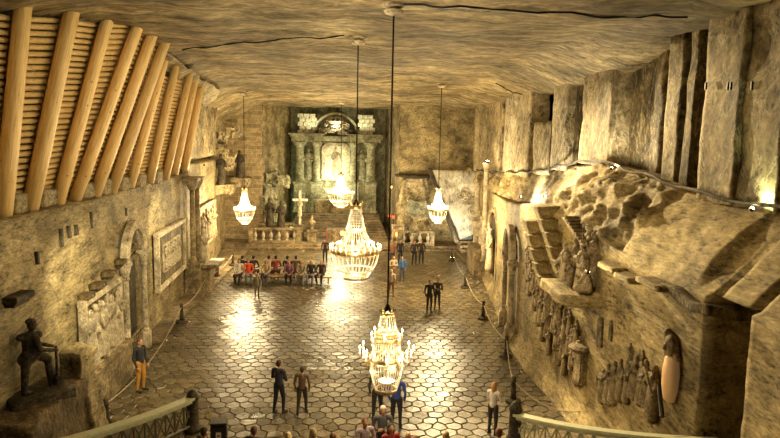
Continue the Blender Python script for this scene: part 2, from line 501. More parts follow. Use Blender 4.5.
# back walls around the altar niche
def vwall(name, a, b, z0, z1, mat, amp=.08, thick=.5, par=None, sc=1.0):
    bm = B(); a = Vector((*a, 0)); b = Vector((*b, 0)); L = (b-a).length; nrm = Vector(((b-a).y, -(b-a).x, 0)).normalized()
    nu = max(3, int(L/.18)); nv = int((z1-z0)/.18); P = []
    for i in range(nu+1):
        row = []
        for j in range(nv+1):
            q = a + (b-a)*i/nu + Vector((0,0,z0+(z1-z0)*j/nv))
            row.append(q + nrm*amp*fbm(q, sc, 5))
        P.append(row)
    grid(bm, P)
    o = obj(name, bm, mat, smooth=True, parent=par); return o
tag(vwall('wall_back', (-10.6,50), (-7.2,50), 0, 12, M['brick'], .06), kind='structure')
tag(vwall('wall_back', (-7.2,50), (-6.0,60.5), 0, 12.2, M['wall'], .12, sc=2), kind='structure')
tag(vwall('wall_back', (-6.2,60.6), (3.6,60.6), 0, 12.2, M['altar'], .06), kind='structure')
tag(vwall('wall_back', (3.1,60.5), (3.7,50), 0, 12.2, M['slab'], .10), kind='structure')
tag(vwall('wall_back', (3.7,50), (10.4,49.6), 0, 12.2, M['wall'], .12), kind='structure')
# presbytery floor, its front step and side slab by the left wall
bm = B(); box(bm, (-1.0,54.3,.17), (20.6,14.0,.34), bev=.03); box(bm, (-1.0,47.2,.08), (19.6,.8,.16), bev=.03)
tag(obj('floor', bm, M['steps']), kind='structure')
bm = B()
for Y0, Y1, w in ((33.8,46.8,1.9),(25,33.6,1.1)):
    box(bm, ((LX(Y0)+LX(Y1))/2+w/2-.2, (Y0+Y1)/2, .06), (w, Y1-Y0, .12), bev=.03)
tag(obj('trim_1', bm, M['steps']), kind='structure')
bm = B()
box(bm, (8.6,43,.1), (1.4,6,.2), bev=.03)
tag(obj('trim_2', bm, M['steps']), kind='structure')
# altar stairs: wide flight rising to the altar
st = empty('altar_staircase', (-1.3,51,.34), 0, 'broad flight of dark stone steps rising to the altar', 'staircase')
for i in range(9):
    bm = B(); box(bm, (0, .3+i*.62+ (7.4-i*.62)/2 -.3, .07+i*.145), (8.4-i*.12, 7.4-i*.62, .145), bev=.02)
    obj('step', bm, M['steps'], st)

# ---------------- upper right rock slabs
rs = [  # (px left, px right, top px, X front, material)
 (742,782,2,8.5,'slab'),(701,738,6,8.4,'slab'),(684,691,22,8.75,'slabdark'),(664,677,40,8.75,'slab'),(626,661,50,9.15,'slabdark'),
 (581,611,62,8.5,'slab'),(568,579,72,8.85,'slabdark'),(552,566,80,8.5,'slablit'),(534,551,124,8.5,'slab'),(504,530,90,8.5,'slablit'),(474,502,96,8.8,'slab')]
for k, (x0, x1, yt, X, mt) in enumerate(rs):
    a = onx(x0, 130, X); b = onx(x1, 130, X); zt = min(12, onx((x0+x1)/2, yt, X).z+.1)
    Ym = (a.y+b.y)/2; zl = lerp_tab(RLED, Ym)-.05
    bm = B(); L = abs(a.y-b.y)
    lean = .15 if k != 3 else -.1
    rockblock(bm, (0,0,(zt-zl)/2), (.9, L, zt-zl), .075, .9, 12, seed=k)
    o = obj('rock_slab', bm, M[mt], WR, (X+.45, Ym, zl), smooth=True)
# little iron clamps on the two nearest slabs
for x, y in ((706,86),(728,86),(752,86),(731,86)):
    p = onx(x, y, 8.3); bm = B(); box(bm, (0,0,0), (.05,.05,.18), bev=.01)
    obj('iron_clamp', bm, M['metal'], WR, p)
# dark shelf line and cable where the slabs meet the ledge
bm = B(); pts = [Vector((lerp_tab(RUX,y)-.42+.05*math.sin(y*3), y, lerp_tab(RLED,y)+.10+.05*math.sin(y*2.3))) for y in [9+.6*i for i in range(60)]]
tube(bm, pts, .045, 6)
tag(obj('ledge_cable', bm, M['darkstone']), 'thick dark cable lying along the right rock ledge', 'cable')
# bright pale rock face under the slabs, right
# rough foreground corner, far right of the frame
bm = B(); rockblock(bm, (0,0,0), (2.0,3.4,5.2), .30, 1.1, 18, rot=Matrix.Rotation(-.22,3,'X'), seed=9)
obj('rough_rock', bm, M['slabdark'], WR, (9.1,8.75,9.3), smooth=True)
# overhanging dark shelf on the block
p = onR(720,300)
bm = B(); rockblock(bm, (0,0,0), (1.3,2.3,.20), .12, .9, 10, seed=5); 
obj('overhanging_shelf', bm, M['slabdark'], WR, (7.35,12.0,5.42), smooth=True)
# short stone stubs casting long shadows
for x, y, L in ((620,268,1.0),(637,278,.9),(664,284,1.1)):
    p = onR(x, y); bm = B(); rockblock(bm, (0,0,0), (.7,L,.12), .03, 2, 5, seed=x)
    obj('rock_stub', bm, M['rwall'], WR, (p.x-.05, p.y, p.z), smooth=True)
# blind windows on the lower right wall: dark stone boxes, no recess cut
for x, y, w, h in ((601,333,.35,.75),(612,332,.2,.5)):
    p = onR(x, y); bm = B()
    box(bm, (0,0,0), (.12,w,h), bev=.02); box(bm, (0,0,h/2), (.12,w*.7,.16), bev=.02)
    obj('blind_window', bm, M['slabdark'], WR, p)
# left wall slots: solid dark blocks, slot shade put into their colour
for x, y, h in ((36,258,.32),(60,238,.5),(68,232,.35),(75,230,.3),(90,220,.5),(125,212,.3)):
    p = onL(x, y); bm = B(); rockblock(bm, (0,0,0), (.14,.13,h), .02, 4, 3, seed=x)
    obj('slot_shade', bm, M['darkstone'], WL, p, smooth=True)
for x, y, w in ((11,297,1.2),(80,296,.55),(92,285,.55),(103,273,.55),(116,261,.55)):
    p = onL(x, y); t = empty('timber_corbel', p, 0)
    nm = {11:'short dark beam end jutting from the left wall above the miner statue',80:'beam stub over the near left relief, nearest the camera',92:'beam stub over the near left relief, second from the camera',103:'beam stub over the near left relief, third from the camera',116:'beam stub over the near left relief, next to the doorway'}[x]
    tag(t, nm, 'beam stub', 'beam stubs above the near left relief' if x > 20 else None)
    w *= .7 if x == 11 else 1; bm = B(); box(bm, (0,0,0), (.7,w,.16), bev=.02); obj('beam_end', bm, M['slabdark'] if x > 20 else M['darkstone'], t)
    bm = B(); box(bm, (0,0,-.13), (.5,w*.8,.1), bev=.02); obj('bracket', bm, M['darkstone'], t)

# ceiling crack drawn as a tube, then cables
for pts_, lab in ((((183,50),(230,44),(290,38),(352,35)),'thin dark crack line across the ceiling from the timber lining to the second chandelier rod'),(((396,5),(470,7),(560,12),(640,17),(695,18)),'thin dark cable along the ceiling from the nearest chandelier rod to the right slabs'),(((496,83),(513,88),(529,92),(546,96)),'short dark cable hanging on the ceiling above the lit right slabs')):
    q = []
    for x, y in pts_:
        z = 11.4
        for _ in range(4): p = onz(x, y, z); z = ceil_z(p.x, p.y)-.0
        q.append(onz(x, y, z))
    r_ = []
    for a, b in zip(q, q[1:]):
        for i in range(8):
            w = a.lerp(b, i/8); r_.append((w.x, w.y, ceil_z(w.x, w.y)-.01+.02*math.sin(i)))
    bm = B(); tube(bm, r_, .028, 6); tag(obj('ceiling_crack_cable', bm, M['metal']), lab, 'cable')
# ---------------- timber lining, upper left
raf = [((3,215),(22,18),.40),((30,210),(70,20),.40),((58,202),(106,25),.36),((75,200),(138,25),.36),((95,195),(152,35),.38),((112,190),(164,45),.38),((131,184),(161,73),.34),((150,180),(173,78),.36),((166,176),(188,82),.36),((175,172),(194,86),.36),((185,168),(199,96),.4)]
ends = []
for b_, t_, w in raf:
    w *= 1.12
    p = onx(*b_, -8.35); q = ony(*t_, p.y); ends.append((p, q, w))
pw = ends[0][0] - Vector((0,1.5,0)); ends.insert(0, (pw, ends[0][1]-Vector((.2,1.5,.15)), .4))
pos = ['nearest the camera','second from the camera, at the left edge','third from the camera','fourth from the camera','fifth from the camera','sixth from the camera','seventh from the camera, first of the shorter ones','eighth from the camera','ninth from the camera','tenth from the camera','second to last at the far end','last at the far end']
for i, (p, q, w) in enumerate(ends):
    d = q-p; L = d.length + .5; bm = B()
    # rounded, slightly tapered log with flattened sides
    n = 12; prof = [(-.1, 1.0), (L*.3, 1.02), (L*.7, .96), (L, .9)]
    rings = []
    for z, k in prof:
        rings.append([bm.verts.new((.8*w*k*.5*math.copysign(abs(math.cos(2*PI*j/n))**.8, math.cos(2*PI*j/n)), w*k*.5*math.copysign(abs(math.sin(2*PI*j/n))**.7, math.sin(2*PI*j/n)), z)) for j in range(n)])
    for a in range(3):
        for j in range(n): bm.faces.new((rings[a][j], rings[a][(j+1)%n], rings[a+1][(j+1)%n], rings[a+1][j]))
    bm.faces.new(rings[0][::-1]); bm.faces.new(rings[-1])
    o = obj('timber_prop', bm, M['wood'], smooth=True)
    z = d.normalized(); y = Vector((0,1,0)); y = (y - z*y.dot(z)).normalized(); x = y.cross(z)
    o.matrix_world = Matrix(((x.x,y.x,z.x,p.x),(x.y,y.y,z.y,p.y),(x.z,y.z,z.z,p.z),(0,0,0,1)))
    tag(o, 'leaning pine prop of the timber lining, ' + pos[i], 'timber beam', 'leaning props of the timber lining')
for i in range(len(ends)-1):
    p, q, _ = ends[i]; r, s, _ = ends[i+1]
    inn = Vector((-.24,0,.06)); L0 = (q-p).length; bm = B(); n = int(min(L0, (s-r).length)/.155)
    for k in range(n):
        t = (k+.5)/n
        a = p.lerp(q, t)+inn; b = r.lerp(s, t)+inn
        tube(bm, [a, b], .064+.012*random.random(), 7)
    box(bm, ((p+q+r+s)/4+inn*1.6), (.03, .1, .1))
    o = obj('slat_lining', bm, M['wood'], smooth=True)
    # grain runs across the bay: local Z must follow the slats, so bake an object rotation about X
    rot = Matrix.Rotation(PI/2, 4, 'X'); o.data.transform(rot.inverted()); o.matrix_world = rot
    tag(o, 'panel of horizontal round slats in the timber lining, bay %s' % ['nearest the camera','between second and third props','between third and fourth props','between fourth and fifth props','between fifth and sixth props','between sixth and seventh props','where the lining steps back','second of the short bays','third of the short bays','narrow bay before the far end','last bay at the far end'][i], 'slat panel', 'slat panels of the timber lining')
blk = ['under the third prop','under the fourth prop','under the sixth prop','under the seventh prop','under the eighth prop','under the ninth prop','under the tenth prop']
for k, (x, y) in enumerate(((18,209),(46,202),(86,193),(105,188),(123,182),(140,177),(157,171))):
    p = onx(x, y, -8.4); bm = B(); rockblock(bm, (0,0,0), (.55,.75,.5), .05, 1.8, 5, seed=k)
    o = obj('stone_block', bm, M['slab'], None, (p.x-.15, p.y, 6.45+.25), smooth=True)
    tag(o, 'rough grey stone block on the left ledge, %s' % ['beside the second prop from the left edge','between third and fourth props','between fifth and sixth props','between sixth and seventh props','below the start of the short props','below the second short bay','farthest of the row'][k], 'stone block', 'stone blocks on the left ledge')
# draped sheeting where lining ends
bm = B(); P = []
for i in range(16):
    row = []
    for j in range(12):
        t = i/15; Y = 22+14*t; q = Vector((-6.6-.9*t-.25*j/11*3, Y, 11.45-.5*t-.9*j/11*t))
        row.append(q + noise.noise_vector(q*2.2)*.16)
    P.append(row)
grid(bm, P); tag(obj('rock_crust', bm, M['slab'], WL, smooth=False))
# ------------------------------------------------------------------ figures carved in salt (shared meshes)
def statue_prims(kind, rnd):
    P = []; a = rnd.uniform(-.06,.06)
    # robe, torso, shoulders, head, arms
    P.append(('c', (0,0,.16), .27, (0,0,.85), .19, 0)); P.append(('c', (0,0,.85), .19, (a,0,1.28), .20, 0))
    P.append(('c', (-.15,0,1.30), .10, (.15,0,1.30), .10, 0)); P.append(('c', (a,0,1.35), .07, (a*1.3,-.02,1.5), .065, 0))
    P.append(('e', (a*1.3,-.03,1.60), (.10,.115,.135), 0))
    P.append(('e', (a*1.3,-.14,1.59), (.02,.03,.03), 0))
    for s in (-1, 1):
        el = (s*.27, -.05-.1*rnd.random(), 1.02); hd = (s*rnd.uniform(.02,.25), -.24, rnd.uniform(.95,1.35))
        P.append(('c', (s*.19,0,1.30), .08, el, .07, 0)); P.append(('c', el, .065, hd, .045, 0)); P.append(('e', hd, (.055,.06,.06), 0))
    for k in range(5):
        an = k*1.25+rnd.random(); P.append(('c', (.22*math.cos(an), .22*math.sin(an), .05), .06, (.13*math.cos(an), .13*math.sin(an), .95), .04, 0))
    if kind == 1: P.append(('e', (a*1.3,.0,1.70), (.13,.13,.07), 0))
    if kind == 2: P.append(('c', (.33,-.2,.05), .025, (.30,-.2,1.75), .025, 0))
    if kind == 3: P.append(('c', (-.1,-.2,1.15), .10, (.12,-.22,1.2), .08, 0)); P.append(('e', (.18,-.24,1.25), (.07,.07,.08), 0))
    return P
rr = random.Random(11)
STAT = {}
for k in range(5):
    me = blob('carved_figure', statue_prims(k if k < 4 else 0, rr), .035, [M['carved']], 1); STAT[k] = me
    for mt in ('carvelight','altar','darkstone'):
        m2 = me.copy(); m2.materials.clear(); m2.materials.append(M[mt]); STAT[k, mt] = m2
def fig(k, mt=None): return STAT[k] if mt in (None, 'carved') else STAT[k, mt]
# seated / reclining lump figures
def kneel_prims(rnd):
    return [('c', (0,.1,.16), .2, (0,-.3,.16), .15, 0), ('c', (0,.12,.25), .19, (0,-.02,.75), .17, 0), ('c', (-.14,0,.8), .09, (.14,0,.8), .09, 0),
            ('e', (0,-.06,1.05), (.1,.11,.13), 0), ('c', (.2,0,.78), .07, (.22,-.2,.5), .06, 0), ('c', (.22,-.2,.5), .055, (.03,-.36,.68), .045, 0),
            ('c', (-.2,0,.78), .07, (-.22,-.2,.5), .06, 0), ('c', (-.22,-.2,.5), .055, (-.03,-.36,.68), .045, 0), ('c', (0,-.1,.9), .07, (0,-.05,1.0), .06, 0)]
KN = blob('kneeling_figure', kneel_prims(rr), .035, [M['carved']], 1)

def relief(name, label, side, pts, cat='relief', frame=True, light=False, fig_list=(), depth=.18, wall_rot=None, inner=False, group=None):
    """pts = (Y0, Y1, z0, z1) on a side wall; builds panel, frame and carved figures as parts"""
    Y0, Y1, z0, z1 = pts; s = 1 if side == 'L' else -1
    fx = LX if side == 'L' else RX
    p0 = Vector((fx(Y0), Y0, 0)); p1 = Vector((fx(Y1), Y1, 0)); L = (p1-p0).length
    ang = math.atan2(p1.y-p0.y, p1.x-p0.x)          # local x along wall
    t = empty(name, (p0.x+s*.10, p0.y, z0), ang, label, cat, group)
    o = -1 if side == 'L' else 1                       # outward local y toward the room
    h = z1-z0; mt = M['carvelight'] if light else M['carved']
    bm = B(); box(bm, (L/2, o*.02, h/2), (L-.1, .12, h-.1), bev=.01); obj('panel', bm, M['slabdark'] if light else M['carved'], t)  # dark ground behind pale figures: strong light contrast put into colour
    if frame:
        for nm, c, sz in (('frame', (L/2, o*.08, h), (L+.24,.26,.2)), ('frame', (L/2, o*.08, 0), (L+.24,.26,.2)), ('frame', (0, o*.08, h/2), (.2,.24,h)), ('frame', (L, o*.08, h/2), (.2,.24,h))):
            bm = B(); box(bm, c, sz, bev=.03); obj(nm, bm, mt, t)
    if inner:
        w2, h2 = L*.62, h*.5
        for c, sz in (((L/2, o*.1, h/2+h2/2), (w2,.1,.1)), ((L/2, o*.1, h/2-h2/2), (w2,.1,.1)), ((L/2-w2/2, o*.1, h/2), (.1,.1,h2)), ((L/2+w2/2, o*.1, h/2), (.1,.1,h2))):
            bm = B(); box(bm, c, sz, bev=.02); obj('inner_moulding', bm, mt, t)
    for (fxx, fz, k, sc) in fig_list:
        f = meshobj('carved_figure', fig(k, 'carvelight' if light else None), t, (fxx*L, o*.14, fz*h), (0,0,(PI if o>0 else 0)+rr.uniform(-.4,.4)), (sc*1.1,sc*.8,sc))
    return t
relief('wall_relief', 'tall framed relief with figures on the left wall, nearest the camera, beside the arched doorway', 'L', (18.1,21.3,1.45,3.55), light=True,
       fig_list=[(.12,.05,0,1.0),(.28,.1,1,.95),(.42,.03,2,1.05),(.55,.12,3,.95),(.7,.05,0,1.0),(.86,.08,4,.95),(.35,.55,4,.45),(.62,.55,1,.45)])
bm = B(); box(bm, (0,0,0), (.5,3.5,1.3), bev=.04); box(bm, (0,0,.68), (.62,3.7,.12), bev=.03)
tag(obj('plinth', bm, M['carved'], None, (LX(19.7)+.15, 19.75, .66)), 'long stone plinth under the nearest left relief', 'plinth')
relief('wall_relief', 'wide double-framed relief on the left wall beyond the arched doorway', 'L', (27.0,32.2,1.75,4.15), light=True, inner=True,
       fig_list=[(.24+.057*i, .30+.02*(i%2), i%5, .55+.05*(i%3)) for i in range(10)])
relief('wall_relief', 'farthest framed relief on the left wall beyond the columns', 'L', (36.0,41.2,2.0,4.3), light=False,
       fig_list=[(.12+.15*i, .08, (i*2)%5, .95+.08*(i%3)) for i in range(6)])

# ---------------- arched doorways
def arch_door(name, label, side, a, b, s, t, structure=True):
    fx = LX if side == 'L' else RX; sg = 1 if side == 'L' else -1
    m = (a+b)/2; w = (b-a)/2; X = fx(m)
    T = empty(name, (X+sg*.12, m, 0), -math.atan((fx(b)-fx(a))/(b-a))); T['kind'] = 'structure'
    # surround
    for q in (-1, 1):
        bm = B(); yq = q*(w+.16)
        box(bm, (sg*.10, yq, .35), (.42,.38,.7), bev=.03); lathe(bm, [(.14,.7),(.16,.76),(.12,.84),(.11,s-.5),(.15,s-.45),(.12,s-.35),(.18,s-.12),(.2,s)], 14, (sg*.12, yq, 0)); box(bm, (sg*.10, yq, s+.08), (.45,.4,.16), bev=.02)
        obj('column', bm, M['carvelight'], T, smooth=False)
    bm = B(); N = 18; rings = []
    for i in range(N+1):
        an = PI*i/N; row = []
        for rr_, xx in ((0,.1),(0,.22),(.15,.3),(.32,.22),(.32,.0)):
            row.append((sg*xx, (w+.0+rr_)*math.cos(an), s+.14+(t-s+rr_)*math.sin(an)))
        rings.append(row)
    grid(bm, rings); obj('arch', bm, M['carvelight'], T)
    bm = B(); box(bm, (-sg*.22, 0, t/2), (.1, 2*w, t)); obj('door_leaf', bm, M['darkstone'], T)
    bm = B()
    for k in range(9): tube(bm, [(sg*.05, -w+.1+k*(2*w-.2)/8, .05), (sg*.05, -w+.1+k*(2*w-.2)/8, .95)], .03, 6)
    tube(bm, [(sg*.05,-w,.98),(sg*.05,w,.98)], .05, 8); obj('low_gate', bm, M['carved'], T)
    # tympanum tracery
    bm = B(); box(bm, (-sg*.1, 0, s-.02), (.14, 2*w, .16), bev=.02)
    for k in range(5):
        an = PI*(k+.5)/5; tube(bm, [(-sg*.1,0,s+.05), (-sg*.1, w*.85*math.cos(an), s+.1+(t-s)*.8*math.sin(an))], .05, 6)
        bmesh.ops.create_icosphere(bm, subdivisions=1, radius=.13, matrix=Matrix.Translation((-sg*.1, w*.6*math.cos(an), s+.1+(t-s)*.6*math.sin(an))))
    obj('tympanum', bm, M['carved'], T)
    return T
arch_door('door_1', '', 'L', LD0, LD1, LDS, LDT)
arch_door('door_2', '', 'R', RD0, RD1, RDS, RDT)

# niche with carved figure on the right wall beyond the door
p = onR(494,245)
t = empty('niche_statue', p, 0, 'arched niche with carved figures on the right wall, beyond the arched doorway', 'relief')
bm = B(); rows = []
for i in range(15):
    an = PI*i/14; rows.append([(xx, (1.05+r_)*math.cos(an), .4+(1.5+r_)*math.sin(an)) for r_, xx in ((0,.05),(0,-.15),(.2,-.2),(.3,.05))])
grid(bm, rows)
for q in (-1,1): box(bm, (-.05, q*1.17, -.7), (.25,.25,2.2), bev=.02)
obj('arch', bm, M['carved'], t)
bm = B(); box(bm, (.0,0,.0), (.1,2.1,3.4)); obj('panel', bm, M['darkstone'], t)
meshobj('carved_figure', fig(1,'carvelight'), t, (-.25,-.2,-1.4), (0,0,-PI/2), (1.25,1.0,1.35))
meshobj('carved_figure', fig(3,'carvelight'), t, (-.22,.45,-.3), (0,0,-PI/2), (.9,.7,.9))

# ---------------- crowd reliefs on the right wall
def crowd(name, label, base, rows):
    t = empty(name, base, 0, label, 'relief')
    for i, (p, k, sc, dep) in enumerate(rows):
        f = meshobj('carved_figure', fig(k), t, p - base + Vector((-.02,0,0)), (0,0,-PI/2+rr.uniform(-.5,.5)), (sc*1.15, sc*.75, sc))
    return t
rows = []
lo = [(531,285),(534,300),(538,315),(543,330),(549,345),(556,357),(564,366),(573,376),(582,387)]
hi = [(531,252),(534,258),(540,268),(546,280),(553,293),(560,305),(567,318),(575,330),(584,343)]
def mid(L_): return [q for a_, b_ in zip(L_, L_[1:]) for q in (a_, ((a_[0]+b_[0])/2, (a_[1]+b_[1])/2))]+[L_[-1]]
for i, ((x0,y0),(x1,y1)) in enumerate(zip(mid(lo), mid(hi))):
    for f_ in ((0, .42, .84) if i % 2 else (.2, .62)):
        x = x0+(x1-x0)*f_+rr.uniform(-2,2); y = y0+(y1-y0)*f_
        p = onR(x, y); sc = .50+.08*(1-f_)+rr.uniform(-.05,.06)
        rows.append((Vector((p.x-.08, p.y, p.z-.1)), rr.randrange(5), sc, .1))
b0 = onR(560,345); CR = crowd('crowd_relief', 'dense group of small carved figures on the right wall below the stepped blocks', b0, rows)
me = bpy.data.meshes.new('relief_ground'); bm = B()
pa = [onR(*q, .02) for q in lo]; pb = [onR(*q, .02) for q in hi]
N = len(pa); gr = []
for i in range(N): gr.append([pa[i].lerp(pb[i], j/8)-b0+Vector((.04+noise.noise(pa[i].lerp(pb[i], j/8)*2.5)*.09,0,0)) for j in range(-1,10)])
grid(bm, gr); obj('relief_ground', bm, M['carved'], CR, smooth=True)
# throne-like shell at the lower right end of the group
p = onR(585,352); bm = B(); box(bm, (0,0,0), (.35,.6,1.0), bev=.05); lathe(bm, [(.02,-.1),(.32,-.08),(.42,.05),(.3,.12),(.02,.14)], 14, (-.02,0,.55))
tag(obj('carved_niche_seat', bm, M['carved'], None, (p.x-.05,p.y,p.z-.45)), 'carved seat with round hood closing the figure group on the right wall', 'relief')
rows = []
for i, (x, yt, yb) in enumerate(((602,366,402),(608,362,404),(614,359,403),(620,357,400),(627,358,402),(634,352,398),(640,360,404),(646,358,406),(652,362,412),(631,342,362),(643,349,372))):
    a = onR(x, yb); c = onR(x, yt); rows.append((a, rr.randrange(5), (c.z-a.z)/1.7, .1))
crowd('procession_relief', 'row of tall carved figures on the right wall just above the right stair rail', onR(625,402), rows)
# figure with a staff
p = onR(656,412); t = empty('carved_miner', p, 0, 'single carved figure holding a bar at the right end of the procession', 'relief')
meshobj('carved_figure', fig(0), t, (-.1,0,-.2), (0,0,-PI/2), (.7,.6,.75))
bm = B(); tube(bm, [(-.25,.2,1.0),(-.35,-.45,.55)], .04, 6); obj('bar', bm, M['carved'], t)

# ---------------- stepped blocks (two flights of corbels)
for nm, pts_, lab in (('stepped_blocks', ((539,226),(542,240),(545,254),(549,268),(553,281)), 'left flight of stepped stone blocks above the carved crowd on the right wall'),
                      ('stepped_blocks', ((551,212),(555,225),(560,238),(564,252),(569,266)), 'right flight of stepped stone blocks beside the nativity niche')):
    P0 = onR(*pts_[0]); t = empty(nm, P0, 0, lab, 'stepped blocks', 'stepped block flights on the right wall')
    for x, y in pts_:
        p = onR(x, y); bm = B(); 
        # wedge: wide top, cut back below
        r = box(bm, (0,0,0), (.95,.5,.50)); 
        for v in r:
            if v.co.z > 0 and v.co.x < 0: v.co.z -= .06
            if v.co.z < 0 and v.co.x < 0: v.co.x += .15
        bmesh.ops.bevel(bm, geom=bm.edges[:], offset=.02, segments=1, affect='EDGES')
        obj('block', bm, M['rwall'], t, p-P0+Vector((-.1,0,.0)))

# ---------------- nativity niche with lamp
P0 = onR(590,285); t = empty('nativity_niche', P0, 0, 'lamp-lit rocky niche with carved figures under a sloping roof, right wall', 'niche')
bm = B(); rockblock(bm, (0,0,0), (1.9,2.2,.32), .10, 1.2, 7, seed=2); obj('rock_base', bm, M['rwall'], t, (-.15,.2,-.25), smooth=True)
bm = B(); r = Matrix.Rotation(.35,3,'X'); box(bm, (0,0,0), (.9,1.9,.08), rot=r, bev=.02)
for k in range(9): box(bm, r @ Vector((-.0,-.85+k*.215,.07)), (.92,.09,.06), rot=r)
obj('roof', bm, M['slab'], t, Vector((.1,.65,1.45)))
for dx, dy, dz, k, sc in ((-.4,-.5,0,0,.72),(-.3,-.05,-.02,3,.8),(-.25,.45,.05,1,.8),(-.45,.9,-.1,2,.75),(0,-.25,.1,4,.95),(0,.25,.15,2,1.0),(-.5,.3,-.1,0,.5),(.05,.7,.2,1,.9)):
    meshobj('carved_figure', fig(k,'carvelight' if k in (3,2) else None), t, (dx,dy,dz-.1), (0,0,-PI/2+rr.uniform(-.6,.6)), (sc,sc,sc))
for dy in (-.75, 1.2): meshobj('kneeling_figure', KN, t, (-.45,dy,-.05), (0,0,-PI/2+dy*.6), (.7,.7,.7))
def lamp_fixture(p, label, r=.05, aim=(0,0,1), name='floodlight'):
    T = empty(name, p, 0, label, 'lamp'); bm = B(); a = Vector(aim).normalized()
    q = Vector((0,0,1)).rotation_difference(a).to_matrix().to_4x4()
    lathe(bm, [(r*.5,-r*1.6),(r*1.1,-r*1.4),(r*1.25,0),(r*1.15,.01)], 14); bmesh.ops.transform(bm, matrix=q, verts=bm.verts)
    obj('housing', bm, M['metal'], T)
    bm = B(); lathe(bm, [(r*.05,.035),(r*.7,.03),(r,.005)], 14, cap=False); bmesh.ops.transform(bm, matrix=q, verts=bm.verts)
    obj('lit_face', bm, M['lampface'], T); return T
def point(p, w, col=(1,.78,.42), r=.15, name='light'):
    L = bpy.data.lights.new(name, 'POINT'); L.energy = w; L.color = col; L.shadow_soft_size = r
    o = bpy.data.objects.new(name, L); C.objects.link(o); o.location = p; return o
def spot(p, tgt, w, col=(1,.78,.42), ang=100, r=.12, blend=.6):
    L = bpy.data.lights.new('spot', 'SPOT'); L.energy = w; L.color = col; L.shadow_soft_size = r; L.spot_size = math.radians(ang); L.spot_blend = blend
    o = bpy.data.objects.new('spot', L); C.objects.link(o); o.location = p
    o.rotation_euler = (Vector(tgt)-Vector(p)).to_track_quat('-Z','Y').to_euler(); return o
LAMPS = []
def lamp(p, tgt, w, label, col=(1,.78,.42), ang=130, r=.04):
    p = Vector(p); d = (Vector(tgt)-p).normalized(); lamp_fixture(p, label, r, d); spot(p+d*.1, tgt, w, col, ang)

# orb niche near the stair
p = onR(675,378); t = empty('wall_shrine', p, 0, 'small wall shrine on the right block with a glowing translucent slab under a carved head', 'shrine')
bm = B(); lathe(bm, [(.02,-.55),(.17,-.48),(.24,-.2),(.25,.15),(.2,.42),(.02,.55)], 16)
for v in bm.verts: v.co.x *= .6
me_ = emit('glowing_salt', (.75,.46,.20), .12); obj('glowing_slab', bm, me_, t, (-.1,0,0), smooth=True)
meshobj('carved_head', blob('carved_head', [('e',(0,0,0),(.16,.2,.26),0),('e',(-.16,0,-.02),(.05,.05,.07),0),('c',(.05,-.2,-.2),.07,(0,.2,.25),.1,0),('c',(.05,.25,-.3),.07,(0,.2,.2),.09,0)], .02, [M['carved']]), t, (-.1,.05,.68))
bm = B(); tube(bm, [(-.1,.45,-.35),(-.35,-.25,-.75)], .05, 8); obj('slanted_bar', bm, M['metal'], t)

# ---------------- statue of a miner on a rock, lower left
p = onL(32,392,.35); t = empty('miner_statue', p, .75, 'dark statue of a miner leaning on a hammer, against the left wall', 'statue'); t.scale = (.93,.93,.93)
mp = [('c',(0,0,1.0),.17,(.02,0,1.42),.2,0),('c',(-.2,0,1.48),.10,(.22,0,1.48),.10,0),('c',(.02,0,1.5),.08,(.06,0,1.62),.07,0),('e',(.08,0,1.76),(.12,.12,.15),0),('e',(.2,0,1.74),(.04,.03,.03),0),('e',(.06,0,1.86),(.14,.13,.08),0),
      ('c',(-.1,-.08,1.0),.14,(-.16,-.08,.5),.1,0),('c',(-.16,-.08,.5),.1,(-.2,-.08,.06),.08,0),('c',(-.2,-.08,.05),.07,(-.02,-.08,.04),.05,0),
      ('c',(.08,.05,1.0),.15,(.42,.05,.78),.11,0),('c',(.42,.05,.78),.1,(.48,.05,.1),.08,0),('c',(.48,.05,.06),.07,(.66,.05,.05),.05,0),
      ('c',(.1,-.22,1.46),.085,(.16,-.26,1.15),.07,0),('c',(.16,-.26,1.15),.065,(.5,-.2,1.05),.05,0),('e',(.55,-.2,1.04),(.07,.04,.04),0),
      ('c',(-.05,.22,1.46),.085,(.2,.24,1.2),.07,0),('c',(.2,.24,1.2),.065,(.52,.15,1.08),.05,0),('e',(.57,.14,1.06),(.07,.04,.04),0),
      ('c',(-.1,0,.9),.2,(.12,0,1.02),.18,0)]
meshobj('body', blob('body', mp, .022, [M['darkstone']]), t, (0,0,.0))
bm = B(); tube(bm, [(.6,-.05,.1),(.6,-.05,1.1)], .035, 8); box(bm, (.6,-.05,.2), (.16,.34,.2), bev=.03); obj('hammer', bm, M['darkstone'], t)
bm = B(); rockblock(bm, (0,0,0), (1.5,1.0,.22), .05, 2, 6, seed=1); obj('slab_base', bm, M['darkstone'], t, (.15,0,-.11), smooth=True)
bm = B(); rockblock(bm, (0,0,-.95), (1.9,3.2,p.z+.2), .15, 1.3, 16, seed=8, taper=.9)
tag(obj('rock_pedestal', bm, M['lowrock'], None, (p.x-.15,p.y-.1,p.z*.5+.68), smooth=True), 'rough rock pedestal carrying the miner statue', 'rock')
q = onz(82,430,.4); bm = B(); rockblock(bm, (0,0,0), (1.1,1.5,2.9), .2, 1.0, 14, seed=12, taper=.55)
tag(obj('rock_outcrop', bm, M['wall'], None, (-7.3,16.5,1.3), smooth=True), 'pale rock outcrop at the foot of the left wall right of the miner statue', 'rock')
lp = onz(68,430,1.1); lamp_fixture(lp, 'small bright floodlight at the rock outcrop, lower left', .07, (-.2,-.7,.6)); 
spot(lp+Vector((-.05,-.1,.12)), lp+Vector((-1.5,1.2,2.0)), 60, ang=140)

